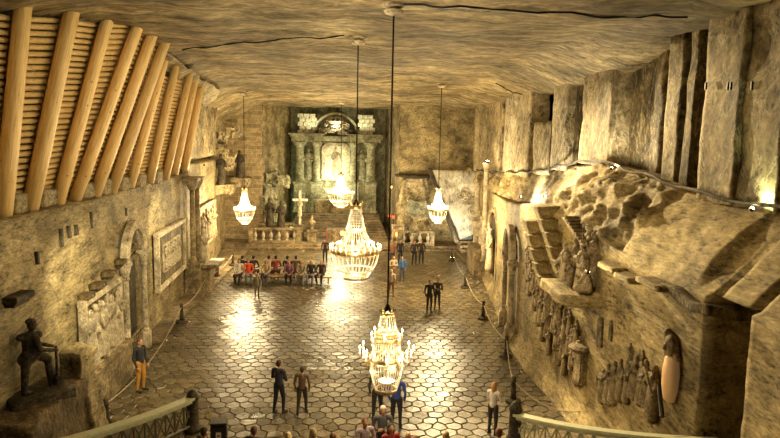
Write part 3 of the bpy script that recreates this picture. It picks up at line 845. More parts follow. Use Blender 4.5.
# ---------------- left wall columns, statue and bench
for Y, lab, r in ((33.3,'slim column against the left wall on a square plinth, nearer of two',.16),(34.6,'slim column against the left wall on a square plinth, farther of two',.16)):
    t = empty('wall_column', (LX(Y)+.45,Y,0), 0, lab, 'column', 'slim columns on the left wall')
    bm = B(); box(bm, (0,0,.8), (.8,.8,1.6), bev=.04); box(bm, (0,0,1.65), (.95,.95,.14), bev=.03); obj('plinth', bm, M['carved'], t)
    bm = B(); lathe(bm, [(.22,1.7),(.24,1.8),(.15,1.9),(.13,5.6),(.13,5.7)], 14); obj('shaft', bm, M['carved'], t, smooth=True)
    bm = B(); lathe(bm, [(.18,5.65),(.3,5.95),(.33,6.15)], 14); box(bm, (0,0,6.2), (.75,.75,.16), bev=.02); obj('capital', bm, M['carvelight'], t)
t = meshobj('saint_statue', fig(1,'carvelight'), None, (LX(34)+.85,33.95,1.72), (0,0,PI/2)); tag(t, 'pale standing figure between the slim columns on the left wall', 'statue')
bm = B(); box(bm, (0,0,1.5), (2.3,1.3,.2), bev=.03); box(bm, (0,0,.7), (1.4,.9,1.5), bev=.05)
tag(obj('stone_ledge', bm, M['carved'], None, (LX(34)+.6,33.95,.0)), 'stone ledge under the columns and figure of the left wall', 'ledge')
t = empty('side_table', (LX(37)+1.0,36.6,.12), 0, 'pale altar table standing near the left wall in front of the farthest relief', 'table')
bm = B(); box(bm, (0,0,1.0), (.8,1.8,.1), bev=.02); obj('table_top', bm, M['salt'], t)
for q in (-.6,.6):
    bm = B(); lathe(bm, [(.16,0),(.18,.1),(.1,.2),(.13,.6),(.1,.85),(.2,.95)], 12, (0,q,0)); obj('leg', bm, M['carved'], t)
# rock sculptures high on the left / back corner
sc = [((222,178),43.5,2,1.15,'dark statue standing high on a rock bracket at the left rear wall'),((240,172),49.0,0,1.2,'dark statue high on the brick rear wall beside the left chandelier rod')]
for (x, y), Y, k, s_, lab in sc:
    p = ony(x, y+6, Y); t = empty('bracket_statue', p, 0, lab, 'statue'); meshobj('body', fig(k,'darkstone'), t, (0,-.1,0), (0,0,.2), (s_,s_,s_*1.05))
    bm = B(); rockblock(bm, (0,.4,-.35), (1.3,1.2,.7), .15, 1.4, 6, seed=x, taper=1.3); obj('bracket', bm, M['slab'], t, smooth=True)
bm = B()
for k in range(7): rockblock(bm, (random.uniform(-.8,.8),random.uniform(-.3,.3),random.uniform(-1.2,1.2)), (.9,.8,.7), .25, 1.5, 5, seed=k)
tag(obj('rock_cluster', bm, M['slab'], None, ony(222,148,44.5), smooth=False), 'cluster of rough salt crystals high on the left rear wall', 'rock')
bm = B()
for k in range(9): rockblock(bm, (random.uniform(-1.0,1.0),random.uniform(-.3,.3),random.uniform(-1.4,1.6)), (.9,.8,.9), .25, 1.5, 5, seed=k+20)
tag(obj('rock_cluster', bm, M['altar'], None, ony(277,195,50.5), smooth=False), 'rough rock pile with figures at the corner left of the altar', 'rock')
for x, y, k, lab in ((270,212,2,'dark carved figure below the rock pile left of the altar, left one'),(281,215,0,'dark carved figure below the rock pile left of the altar, right one')):
    tag(meshobj('grotto_statue', fig(k,'darkstone'), None, ony(x,y+14,49.2), (0,0,.1), (1.3,1.3,1.3)), lab, 'statue')

# ---------------- right rear: rock canopy pulpit, sloping lit stair flank, columns
p = ony(416,177,49.0); t = empty('rock_pulpit', (p.x,49.3,.34), 0, 'bulky rock pulpit with a flat dark round canopy, right of the altar', 'pulpit')
bm = B(); lathe(bm, [(.3,5.15),(1.5,5.28),(1.75,5.42),(1.6,5.5),(.3,5.52)], 28); 
for v in bm.verts: v.co.y *= .7
obj('canopy', bm, M['darkstone'], t, (0,0,-.05))
bm = B(); rockblock(bm, (0,.6,2.6), (2.7,1.6,5.2), .35, .9, 18, seed=31, taper=.8); obj('rock_body', bm, M['slab'], t, smooth=True)
bm = B(); rockblock(bm, (.1,-.2,2.9), (1.5,1.0,1.1), .22, 1.4, 9, seed=32, taper=1.2); obj('rock_basket', bm, M['altar'], t, smooth=True)
t = empty('stair_flank', (8.0,46.4,0), 0, 'bright carved wall flank above the diagonal stair edge, right rear corner', 'stair flank')
qa, qb, qc, qd = [ony(x, y, 46.0)-Vector((8.0,46.4,0)) for x, y in ((431,170),(489,172),(489,226),(457,240))]
bm = B(); P = []
for i in range(26):
    row = []
    for j in range(22):
        q = (qa.lerp(qb, i/25)).lerp(qd.lerp(qc, i/25), j/21); q.y += .12*fbm((q.x,0,q.z), 1.3, 5)+.08*math.sin(q.x*2.1+q.z*1.7); row.append(q)
    P.append(row)
grid(bm, P); o = obj('flank', bm, M['salt'], t, smooth=True); sm = o.modifiers.new('s','SOLIDIFY'); sm.thickness = .5; sm.offset = 0
bm = B(); d = qd-qa; rot = Vector((1,0,0)).rotation_difference(d.normalized()).to_matrix(); box(bm, (0,0,0), (d.length*1.05,.6,.28), rot=rot, bev=.04); obj('string_shadow', bm, M['darkstone'], t, (qa+qd)/2+Vector((-.1,-.25,0)))  # stair string in dark stone, diagonal shadow line put into its colour
bm = B(); rnd = random.Random(9)
for k in range(14):
    a0 = qa.lerp(qb, rnd.uniform(.35,.85)).lerp(qd.lerp(qc, .6), rnd.uniform(.35,.75)); ph = rnd.uniform(0,6); r_ = rnd.uniform(.25,.45)
    tube(bm, [a0+Vector((math.cos(ph+m*.7)*r_*(1-m*.09),-.33,math.sin(ph+m*.7)*r_*(1-m*.09))) for m in range(8)], .06, 5)
obj('carved_scrolls', bm, M['carvelight'], t)
t = empty('corner_steps', (9.0,44.6,0), 0, 'flight of stone steps in the right rear corner under the hanging grey cloth', 'staircase')
for i in range(7):
    bm = B(); box(bm, (0, i*.35+1.2-.0, .12+i*.24), (1.7, 2.4-i*.3, .24), bev=.02); obj('step', bm, M['steps'], t)
p = ony(467,232,46.2); bm = B(); P=[]
for i in range(10): P.append([(-.45+.1*i, .04*math.sin(i*2.0+j*.2), -j*.12) for j in range(10)])
grid(bm, P); o = obj('hanging_cloth', bm, M['banner'], None, p+Vector((0,0,.5)), smooth=True)
sm = o.modifiers.new('s','SOLIDIFY'); sm.thickness = .03
tag(o, 'small grey cloth hanging above the right rear steps', 'cloth')
for x, yt, yb, Y, lab, r in ((487,163,262,38,'slender pillar topped by a small lamp, right rear, the nearer of two',.17),(478,182,250,41,'slender stone pillar at the right rear, the farther of two',.2)):
    top = ony(x, yt, Y); t = empty('stone_pillar', (top.x, Y, 0), 0, lab, 'pillar', 'slender pillars at the right rear')
    bm = B(); box(bm, (0,0,.5), (r*4,r*4,1.0), bev=.04); obj('base', bm, M['carved'], t)
    bm = B(); lathe(bm, [(r*1.3,1.0),(r*1.4,1.1),(r,1.25),(r*.9,top.z-.5),(r*1.5,top.z-.15),(r*1.6,top.z)], 14); obj('shaft', bm, M['carvelight'], t, smooth=True)
    if yt == 163: lamp_fixture((top.x,Y-.1,top.z+.12), 'small lamp on top of the nearest slender pillar, right rear', .09, (0,0,1)); point((top.x-.25,Y-.1,top.z+.35), 130, r=.08)
# carved figures at foot of pillars
for x, y, k, lab in ((482,232,1,'pale carved figure beside the slender pillars, right rear'),(478,224,3,'smaller pale carved figure behind the slender pillars, right rear')):
    tag(meshobj('saint_statue', fig(k,'carvelight'), None, ony(x,y+12,38.2 if k==1 else 40.2), (0,0,-.6), (1.0,1.0,1.0)), lab, 'statue')
bm = B(); p = ony(480,245,38.6); box(bm, (0,0,0), (1.3,2.6,2*.9), bev=.05)
tag(obj('statue_plinth', bm, M['carved'], None, (p.x+.2,39.2,.9)), 'stone plinth under the pale figures at the right rear', 'plinth')
# ------------------------------------------------------------------ altar
AY = 58.6; AZ = 1.65
def ax(x): return ony(x, 170, AY).x
def az(y, x=335): return ony(x, y, AY).z
T = empty('altar', (ax(335.5), AY, AZ), 0, 'tall carved stone altar with columns and a crown crest, at the far end', 'altar')
cx = ax(335.5)
ztop = az(142)-AZ
for x, rr_ in ((300.5,.40),(317,.34),(353.5,.34),(370.5,.42)):
    X = ax(x)-cx; bm = B()
    box(bm, (0,0,1.35), (1.05,1.0,2.7), bev=.05); box(bm, (0,0,2.75), (1.25,1.15,.22), bev=.04); box(bm, (0,0,.12), (1.25,1.15,.24), bev=.04)
    obj('pedestal', bm, M['altar'], T, (X,-.7,0))
    bm = B(); lathe(bm, [(rr_*1.3,2.86),(rr_*1.4,3.0),(rr_,3.2),(rr_*1.02,4.5),(rr_*.85,ztop-.75),(rr_*1.0,ztop-.7),(rr_*.95,ztop-.55),(rr_*1.6,ztop-.12),(rr_*1.7,ztop)], 18)
    obj('column', bm, M['altar'], T, (X,-.7,0), smooth=True)
for x0, x1 in ((291,324),(348,382)):
    a, b = ax(x0)-cx, ax(x1)-cx; bm = B()
    box(bm, ((a+b)/2,-.55,ztop+.2), (b-a-.3,1.3,.4), bev=.04); box(bm, ((a+b)/2,-.55,ztop+.5), (b-a,1.6,.22), bev=.04); box(bm, ((a+b)/2,-.5,ztop+.68), (b-a+.25,1.8,.14), bev=.03)
    obj('entablature', bm, M['altar'], T)
bm = B(); box(bm, (0,0,ztop+.3), (7.6,.7,.5), bev=.04); obj('entablature', bm, M['altar'], T)
bm = B(); box(bm, (0,.3,ztop/2), (7.4,.5,ztop), bev=.03); obj('back_wall', bm, M['altar'], T)
# octagonal frame with pale carving
x0, x1, y0, y1 = ax(325)-cx, ax(346.5)-cx, az(177)-AZ, az(146)-AZ
def octo(g): 
    c = .45; return [(x0-g+c,y1+g),(x1+g-c,y1+g),(x1+g,y1+g-c),(x1+g,y0-g),(x0-g,y0-g),(x0-g,y1+g-c)]
bm = B()
for (z0_, z1_, g0, g1) in ((-.02,-.02,0,.3),):
    i0 = [bm.verts.new((p[0],-.25,p[1])) for p in octo(0)]; o0 = [bm.verts.new((p[0],-.25,p[1])) for p in octo(.3)]
    i1 = [bm.verts.new((p[0],0.1,p[1])) for p in octo(0)]; o1 = [bm.verts.new((p[0],0.1,p[1])) for p in octo(.3)]
    for k in range(6):
        j = (k+1)%6
        bm.faces.new((i0[k],i0[j],o0[j],o0[k])); bm.faces.new((i1[k],i1[j],i0[j],i0[k])); bm.faces.new((o0[k],o0[j],o1[j],o1[k]))
obj('frame', bm, M['carvelight'], T)
bm = B(); box(bm, ((x0+x1)/2, .02, (y0+y1)/2), (x1-x0,.1,y1-y0)); obj('picture_field', bm, M['painting'], T)
meshobj('relief_figure', fig(1,'carvelight'), T, ((x0+x1)/2,-.06,y0+.25), (0,0,0), (1.4,.5,1.45))
bm = B(); box(bm, (0,-1.1,.55), (3.6,1.1,1.1), bev=.05); box(bm, (0,-1.1,1.15), (4.0,1.3,.14), bev=.03); obj('altar_table', bm, M['carved'], T)
bm = B(); box(bm, (0,-.3,1.75), (3.0,.6,1.1), bev=.04); obj('predella', bm, M['altar'], T)
# crest: arched halo, crown and scrollwork
bm = B(); cz = ztop+.6; Rr = 2.15; rows = []
for i in range(25):
    an = PI*i/24; rows.append([(math.cos(an)*q_[0], q_[1], cz+math.sin(an)*q_[0]*.98) for q_ in ((Rr,.1),(Rr,-.5),(Rr-.22,-.55),(Rr-.22,.1))])
grid(bm, rows); obj('crest_arch', bm, M['altar'], T)
bm = B(); rnd = random.Random(5)
for i in range(46):
    an = rnd.uniform(.15,PI-.15); q_ = rnd.uniform(.3,1.5); a0 = Vector((math.cos(an)*q_,-.4,cz+.1+math.sin(an)*q_*.9))
    r_ = rnd.uniform(.12,.24); ph = rnd.uniform(0,6); pts = [a0+Vector((math.cos(ph+k*.8)*r_*(1-k*.09),-.1*math.sin(k),math.sin(ph+k*.8)*r_*(1-k*.09))) for k in range(8)]
    tube(bm, pts, .05, 5)
obj('scrollwork', bm, M['carvelight'], T)
bm = B(); lathe(bm, [(.55,0),(.6,.15),(.5,.2),(.75,.55)], 16, (0,-.45,cz+.75))
for k in range(8): 
    an = 2*PI*k/8; tube(bm, [(.7*math.cos(an),-.45+.7*math.sin(an),cz+1.3),(.6*math.cos(an),-.45+.6*math.sin(an),cz+1.6),(0,-.45,cz+1.7)], .05, 6)
obj('crown', bm, M['carvelight'], T)
for x0_, x1_ in ((298,316),(357,373)):
    a, b = ax(x0_)-cx, ax(x1_)-cx; bm = B()
    for r in range(5):
        for c in range(3): box(bm, (a+(b-a)*(c+.5)/3+(.12 if r%2 else -.06),.1,cz+.25+r*.38), ((b-a)/3-.04,.5,.36), bev=.03)
    obj('attic_blocks', bm, M['painting'], T)
for x, k, lab in ((309,0,'standing carved statue between the left altar columns'),(362,2,'standing carved statue between the right altar columns')):
    t = meshobj('altar_statue', fig(k,'altar'), None, (ax(x), AY-.55, AZ+3.0), (0,0,0), (1.75,1.3,1.75)); tag(t, lab, 'statue')
    bm = B(); box(bm, (0,0,1.5), (1.2,.8,3.0), bev=.05); obj('statue_pedestal', bm, M['altar'], T, (ax(x)-cx,-.45,0))
# things on the presbytery
def balustrade(x0, x1, Y, label, z0=.34):
    a = ony(x0,245,Y).x; b = ony(x1,245,Y).x; L = b-a; t = empty('balustrade', ((a+b)/2,Y,z0), 0, label, 'balustrade', 'presbytery balustrades')
    bm = B(); box(bm, (0,0,.1), (L,.42,.2), bev=.03); obj('base', bm, M['carved'], t)
    bm = B(); box(bm, (0,0,1.08), (L+.1,.5,.16), bev=.03); obj('handrail', bm, M['carved'], t)
    for q in (-L/2+.18, L/2-.18):
        bm = B(); box(bm, (q,0,.6), (.36,.4,.85), bev=.03); obj('post', bm, M['carved'], t)
    n = max(2, int((L-.8)/.48)); 
    bm = B(); lathe(bm, [(.13,0),(.13,.07),(.06,.12),(.15,.34),(.13,.48),(.06,.68),(.12,.76),(.13,.84)], 10); me = bpy.data.meshes.new('baluster'); bm.to_mesh(me); bm.free(); me.materials.append(M['carvelight'])
    for k in range(n): meshobj('baluster', me, t, (-L/2+.5+(L-1.0)*k/(n-1),0,.19))
balustrade(249,301,48.2,'carved stone balustrade behind the seated visitors, left of the altar steps')
balustrade(397,434,47.6,'carved stone balustrade right of the altar steps, behind standing visitors')
def pedestal_urn(x, Y, label, s=1.0, mat='carved'):
    p = ony(x,240,Y); t = empty('urn', (p.x,Y,.34), 0, label, 'urn')
    bm = B(); box(bm, (0,0,.4*s), (.7*s,.7*s,.8*s), bev=.03); box(bm, (0,0,.85*s), (.85*s,.85*s,.1*s), bev=.02); obj('pedestal', bm, M[mat], t)
    bm = B(); lathe(bm, [(.1*s,.9*s),(.22*s,.95*s),(.08*s,1.1*s),(.28*s,1.45*s),(.3*s,1.6*s),(.12*s,1.75*s),(.05*s,2.0*s),(.01,2.1*s)], 14); obj('vase', bm, M[mat], t, smooth=True)
pedestal_urn(312,49.0,'stone urn on a pedestal at the left edge of the altar steps')
# white cross on pedestal
p = ony(300,235,50.0); t = empty('standing_cross', (p.x,50,.34), 0, 'pale carved crucifix on a pedestal left of the altar steps', 'crucifix')
bm = B(); box(bm, (0,0,.6), (.6,.6,1.2), bev=.04); obj('pedestal', bm, M['carved'], t)
bm = B(); box(bm, (0,0,2.5), (.2,.16,2.9), bev=.03); box(bm, (0,0,3.2), (1.25,.16,.2), bev=.03); obj('cross', bm, M['salt'], t)
meshobj('figure', fig(0,'carvelight'), t, (0,-.14,1.9), (0,0,0), (.7,.5,.85))
# low stone table behind left balustrade
bm = B(); box(bm, (0,0,1.3), (2.8,1.0,.14), bev=.03); box(bm, (0,0,.65), (2.0,.7,1.3), bev=.06); 
tag(obj('stone_table', bm, M['carved'], None, (ony(276,230,49.4).x,49.6,.34)), 'low stone table behind the left balustrade', 'table')
# kneeler with red end panel and candle glow
p = ony(341,240,49.0); t = empty('prie_dieu', (p.x,49.3,.34), 0, 'low cabinet with red end panel and glowing candle lamp before the altar steps', 'cabinet')
bm = B(); box(bm, (0,0,.5), (2.2,.8,1.0), bev=.03); obj('body', bm, M['steps'], t)
bm = B(); box(bm, (-1.12,0,.5), (.06,.8,.95), bev=.01); obj('end_panel', bm, M['redwood'], t)
bm = B(); lathe(bm, [(.1,0),(.16,.15),(.14,.3),(.02,.34)], 10); obj('candle_lamp', bm, M['candle'], t, (.1,-.5,.55))
p = ony(398,238,48.6); t = empty('lantern_stand', (p.x,48.9,.34), 0, 'upright framed stand with a glowing candle right of the altar steps', 'lantern')
bm = B()
for q in (-.45,.45): box(bm, (q,0,.7), (.08,.3,1.4))
box(bm, (0,0,1.4), (1.0,.34,.08)); box(bm, (0,0,.04), (1.0,.34,.08)); box(bm, (0,.12,.7), (.85,.04,1.3)); obj('frame', bm, M['carvelight'], t)
bm = B(); lathe(bm, [(.12,0),(.17,.15),(.14,.32),(.02,.36)], 10); obj('candle_glow', bm, M['candle'], t, (0,-.05,.5))
# dark easel-like stand with green glow + red lamps
for x, y, Y, mt, nm, lab in ((389.5,216,50.5,'redlamp','sanctuary_lamp','small red lamp right of the altar steps, left one'),(393.5,217,50.5,'redlamp','sanctuary_lamp','small red lamp right of the altar steps, right one'),(403.5,218,50.0,'greenlamp','exit_light','small green light on a dark stand beside the pulpit'),(391,187,53.5,'candle','hanging_lamp','small orange lamp glowing on the side wall right of the altar')):
    p = ony(x,y,Y); t = empty(nm, p, 0, lab, 'lamp')
    bm = B(); lathe(bm, [(.03,-.12),(.1,-.06),(.11,.06),(.03,.12)], 10); obj('lit_glass', bm, M[mt], t)
    bm = B(); lathe(bm, [(.08,.11),(.05,.2),(.02,.3)], 8)
    if nm != 'hanging_lamp': tube(bm, [(0,0,-.12),(0,0,-(p.z-.34))], .03, 6); lathe(bm, [(.2,-(p.z-.36)),(.2,-(p.z-.40))], 10)
    else: tube(bm, [(0,0,.25),(.55,0,.35),(.7,.3,.35)], .02, 6)
    obj('stand', bm, M['metal'], t)

# ------------------------------------------------------------------ chandeliers
def strand(a, b, sag=0.0, n=None, r=.014, out=0.0):
    a, b = Vector(a), Vector(b); L = (b-a).length; n = n or max(4, int(L/.06)); pts = []; rad = []
    for i in range(n*2+1):
        t = i/(n*2); q = a.lerp(b, t); q.z -= sag*4*t*(1-t); k = 1+out*4*t*(1-t)
        pts.append((q.x*k, q.y*k, q.z)); rad.append(r if i % 2 else r*.35)
    bm = B(); tube(bm, pts, rad, 4, cap=False); me = bpy.data.meshes.new('crystal_strand'); bm.to_mesh(me); bm.free(); me.materials.append(M['crystal']); return me
def ring_me(R, r, w=.03, h=.05, mat='brass'):
    bm = B(); torus(bm, R, w, 0, 32, 6)
    for v in bm.verts: v.co.z *= h/w
    me = bpy.data.meshes.new('ring'); bm.to_mesh(me); bm.free(); me.materials.append(M[mat]); return me
bm = B(); lathe(bm, [(.028,0),(.028,.16)], 8); CAND = bpy.data.meshes.new('candle'); bm.to_mesh(CAND); bm.free(); CAND.materials.append(M['wax'])
bm = B(); lathe(bm, [(.010,0),(.035,.04),(.03,.08),(.004,.15)], 8); BULB = bpy.data.meshes.new('bulb'); bm.to_mesh(BULB); bm.free(); BULB.materials.append(M['bulb'])
bm = B(); lathe(bm, [(.05,.0),(.06,.02),(.03,.03)], 8); lathe(bm, [(.008,-.02),(.02,-.06),(.004,-.12)], 5); CUP = bpy.data.meshes.new('drip_cup'); bm.to_mesh(CUP); bm.free(); CUP.materials.append(M['crystal'])
def candles(T, n, R, z, ph=0, s=1.0, arm=True, R0_=None):
    bm = B(); r0 = R0_ if R0_ is not None else R*.75
    tube(bm, [(r0-R,0,-.02),(-.12*R,0,-.14),(-.03,0,-.12),(0,0,0)], .016, 5); ARM = bpy.data.meshes.new('candle_arm'); bm.to_mesh(ARM); bm.free(); ARM.materials.append(M['brass'])
    for i in range(n):
        a = 2*PI*i/n+ph; p = (R*math.cos(a), R*math.sin(a), z)
        h = meshobj('candle_arm', ARM, T, p, (0,0,a))
        for nm, me, dz in (('drip_cup', CUP, 0), ('candle', CAND, .02), ('bulb', BULB, .18*s)):
            meshobj(nm, me, h, (0,0,dz), (0,0,0), (s,s,s))
def strands(T, n, R1, z1, R2, z2, ph=0, **kw):
    me = strand((R1,0,z1), (R2,0,z2), **kw)
    for i in range(n): meshobj('crystal_strand', me, T, (0,0,0), (0,0,2*PI*i/n+ph))
def rod_of(T, zc, ceil):
    bm = B(); tube(bm, [(0,0,zc),(0,0,ceil)], .022, 8); obj('rod', bm, M['metal'], T)
    bm = B(); lathe(bm, [(.05,ceil-.22),(.2,ceil-.17),(.24,ceil-.1),(.12,ceil-.06),(.28,ceil-.01),(.28,ceil+.12)], 16); obj('ceiling_rose', bm, M['carvelight'], T)
    bm = B(); lathe(bm, [(.04,zc-.02),(.09,zc+.03),(.05,zc+.14),(.02,zc+.2)], 10); obj('hook_boss', bm, M['metal'], T)
def tent(name_lab, x, zc, Y, h, R, n1=44, nc=24, light=1500, ceil=None):
    """zc = top of crown; h total height; R ring radius"""
    T = empty('chandelier', (x,Y,zc), 0, name_lab, 'chandelier', None)
    zr = -h*.60; zb = -h
    rt = R*.20
    meshobj('crown_ring', ring_me(rt,0,.03,.07), T, (0,0,-.03)); meshobj('candle_ring', ring_me(R*.92,0,.035,.06), T, (0,0,zr)); meshobj('lower_ring', ring_me(R*.45,0,.03,.04), T, (0,0,zb+.08))
    meshobj('middle_ring', ring_me(R*.72,0,.025,.05), T, (0,0,zr-.05))
    for i in range(8):
        a = 2*PI*i/8; bm = B(); tube(bm, [(0,0,0),(.06,0,.1),(.02,0,.16)], .012, 4); o = obj('crown_leaf', bm, M['brass'], T, (rt*math.cos(a), rt*math.sin(a), 0)); o.rotation_euler = (0,0,a)
    strands(T, n1, rt, -.05, R*.62, zr+.03, 0, out=-.16)
    strands(T, 22, R*.62, zr+.06, R*.92, zr, .1, sag=.08)
    strands(T, 16, rt, -.1, R*.88, zr+.05, .1, out=-.3)
    meshobj('beaded_ring', ring_me(R*.34,0,.02,.03,'crystal'), T, (0,0,zr*.55)); meshobj('beaded_ring', ring_me(R*.72,0,.025,.03,'crystal'), T, (0,0,(zr+zb)/2-.12))
    strands(T, n1-4, R*.90, zr-.03, R*.46, zb+.08, .05, out=.18)
    strands(T, 14, R*.44, zb+.08, .03, zb+.02, .05, sag=.06)
    candles(T, nc, R*1.0, zr+.04, 0, .48); candles(T, nc//2, R*.66, zr+.16, .2, .45)
    rod_of(T, .02, (ceil or ceil_z(x,Y))-zc)
    if light:
        point((x,Y,zc+zr*.5), (75 if Y < 25 else 90), r=.05); point((x,Y,zc+(zr+zb)/2), (120 if Y < 25 else 120), r=R*.2); point((x,Y,zc+zb-.25), light*.25, r=.3)
        for k in range(3):
            a = 2*PI*k/3+.5; point((x+R*1.45*math.cos(a),Y+R*1.45*math.sin(a),zc+zr+.35), light/4.5, r=.18)
    return T
def chan(x, ytop, yr, ybot, Y, *a):
    p = ony(x, ytop, Y); q = ony(x, ybot, Y); return p.x, p.z, Y, p.z-q.z
LP = 1.0
# second (big tent shaped)
x, zc, Y, h = chan(356, 206, 0, 280, 19.2); tent('large tent-shaped crystal chandelier, second nearest, hanging at the centre of the hall', x, zc, Y, h, .80, 30, 26, 1100)
x, zc, Y, h = chan(341, 174, 0, 207, 46.0); tent('crystal chandelier hanging farthest away, in front of the altar', x, zc, Y, h, 1.0, 28, 24, 4500)
x, zc, Y, h = chan(244.5, 190, 0, 223.5, 39.5); tent('crystal chandelier on the left near the brick wall', x, zc, Y, h, .66, 20, 14, 3800)
x, zc, Y, h = chan(438.5, 190, 0, 222.5, 33.0); tent('crystal chandelier on the right in front of the bright stair flank', x, zc, Y, h, .54, 18, 12, 5000)
# nearest: crowned, tiered with long arms
x, zc, Y, h = chan(387.5, 313, 0, 393.5, 14.7)
T = empty('chandelier', (x,Y,zc), 0, 'nearest crystal chandelier, crowned, with long candle arms, low over the front', 'chandelier')
R1 = .41
for nm, r, z in (('crown_ring',.165,-.02),('upper_ring',.27,-.52),('collar_ring',.30,-.66),('main_ring',R1,-1.13),('lower_ring',.26,-h+.1)):
    meshobj(nm, ring_me(r,0,.022,.05), T, (0,0,z))
for i in range(10):
    a = 2*PI*i/10; bm = B(); tube(bm, [(0,0,-.02),(.03,0,.06),(.01,0,.1)], .014, 4); o = obj('crown_leaf', bm, M['metal'], T, (.165*math.cos(a), .165*math.sin(a), .0)); o.rotation_euler=(0,0,a)
strands(T, 20, .165, -.05, .25, -.52, r=.011); strands(T, 24, .28, -.52, .31, -.66, r=.011, sag=.03); strands(T, 30, .31, -.68, R1*.9, -1.10, r=.011, out=.02)
strands(T, 34, R1, -1.16, .27, -h+.1, .05, out=.10); strands(T, 34, R1*.98, -1.16, R1*.98, -1.16-.35, .1); strands(T, 16, .26, -h+.1, .02, -h+.04, r=.012, sag=.03)
strands(T, 18, .22, -.6, .2, -1.5, .3, r=.010)
bm = B(); lathe(bm, [(.02,-h+.3),(.16,-h+.28),(.2,-h+.34),(.02,-h+.36)], 16); obj('glass_dish', bm, M['crystal'], T)
candles(T, 6, .40, -.62, .3, .6, R0_=.27); candles(T, 12, .66, -1.02, 0, .65, R0_=R1); candles(T, 10, .52, -1.18, .26, .6, R0_=R1)
bm = B(); 
for i in range(6):
    a = 2*PI*i/6; tube(bm, [(0,0,-.9),(R1*math.cos(a),R1*math.sin(a),-1.13)], .014, 5)
tube(bm, [(0,0,0),(0,0,-h+.2)], .02, 6); obj('stem', bm, M['brass'], T)
rod_of(T, .04, ceil_z(x,Y)-zc)
point((x,Y,zc-.45), 130, r=.04); point((x,Y,zc-1.45), 170, r=.08)
for k in range(4):
    a = 2*PI*k/4+.4; point((x+.95*math.cos(a),Y+.95*math.sin(a),zc-.8), 150, r=.14)

# ------------------------------------------------------------------ rope stanchions
def bollard(x, y, label, s=1.0):
    p = onz(x, y, 0.0); z = .12 if (p.x < LX(p.y)+1.6 and p.y > 25) else 0
    t = empty('rope_bollard', (p.x,p.y,z), 0, label, 'bollard', 'rope bollards'); 
    bm = B(); lathe(bm, [(.26,0),(.26,.08),(.16,.14)], 14); obj('base', bm, M['darkstone'], t)
    bm = B(); lathe(bm, [(.12,.13),(.09,.25),(.06,.68),(.09,.72),(.06,.77),(.08,.84),(.02,.92)], 12); obj('post', bm, M['darkstone'], t, smooth=True)
    return Vector((p.x, p.y, z+.72))
lb = [bollard(107,427,'dark bollard by the left stair rail, nearest on the left side'), bollard(182,325,'dark bollard beside the man in mustard trousers'), bollard(207,290,'dark bollard below the slim columns on the left'), bollard(233,267,'dark bollard at the left end of the seated group, farthest on the left side')]
rb = [bollard(452,261,'dark bollard nearest the right rear steps, farthest on the right side'), bollard(465,288,'dark bollard beyond the right arched doorway'), bollard(483,319,'dark bollard opposite the right arched doorway'), bollard(506,357,'dark bollard behind the woman in the white top'), bollard(513,402,'dark bollard close to the right stair post')]
def rope(a, b, label, sag=.3):
    pts = [a.lerp(b, i/16) - Vector((0,0,sag*4*(i/16)*(1-i/16))) for i in range(17)]
    bm = B(); tube(bm, pts, .018, 6); tag(obj('rope', bm, M['rope'], None, smooth=True), label, 'rope', 'barrier ropes')
rope(lb[0], lb[1], 'barrier rope hanging behind the man in mustard trousers', .5); rope(lb[1], lb[2], 'left barrier rope running along the double-framed relief'); rope(lb[2], lb[3], 'left barrier rope nearest the seated group')
for i, n_ in enumerate(('right barrier rope nearest the rear steps','right barrier rope beyond the arched doorway','right barrier rope opposite the arched doorway','right barrier rope behind the woman in the white top')): rope(rb[i], rb[i+1], n_)
rope(rb[4], onR(583,411), 'barrier rope from the last right bollard to the wall', .35)

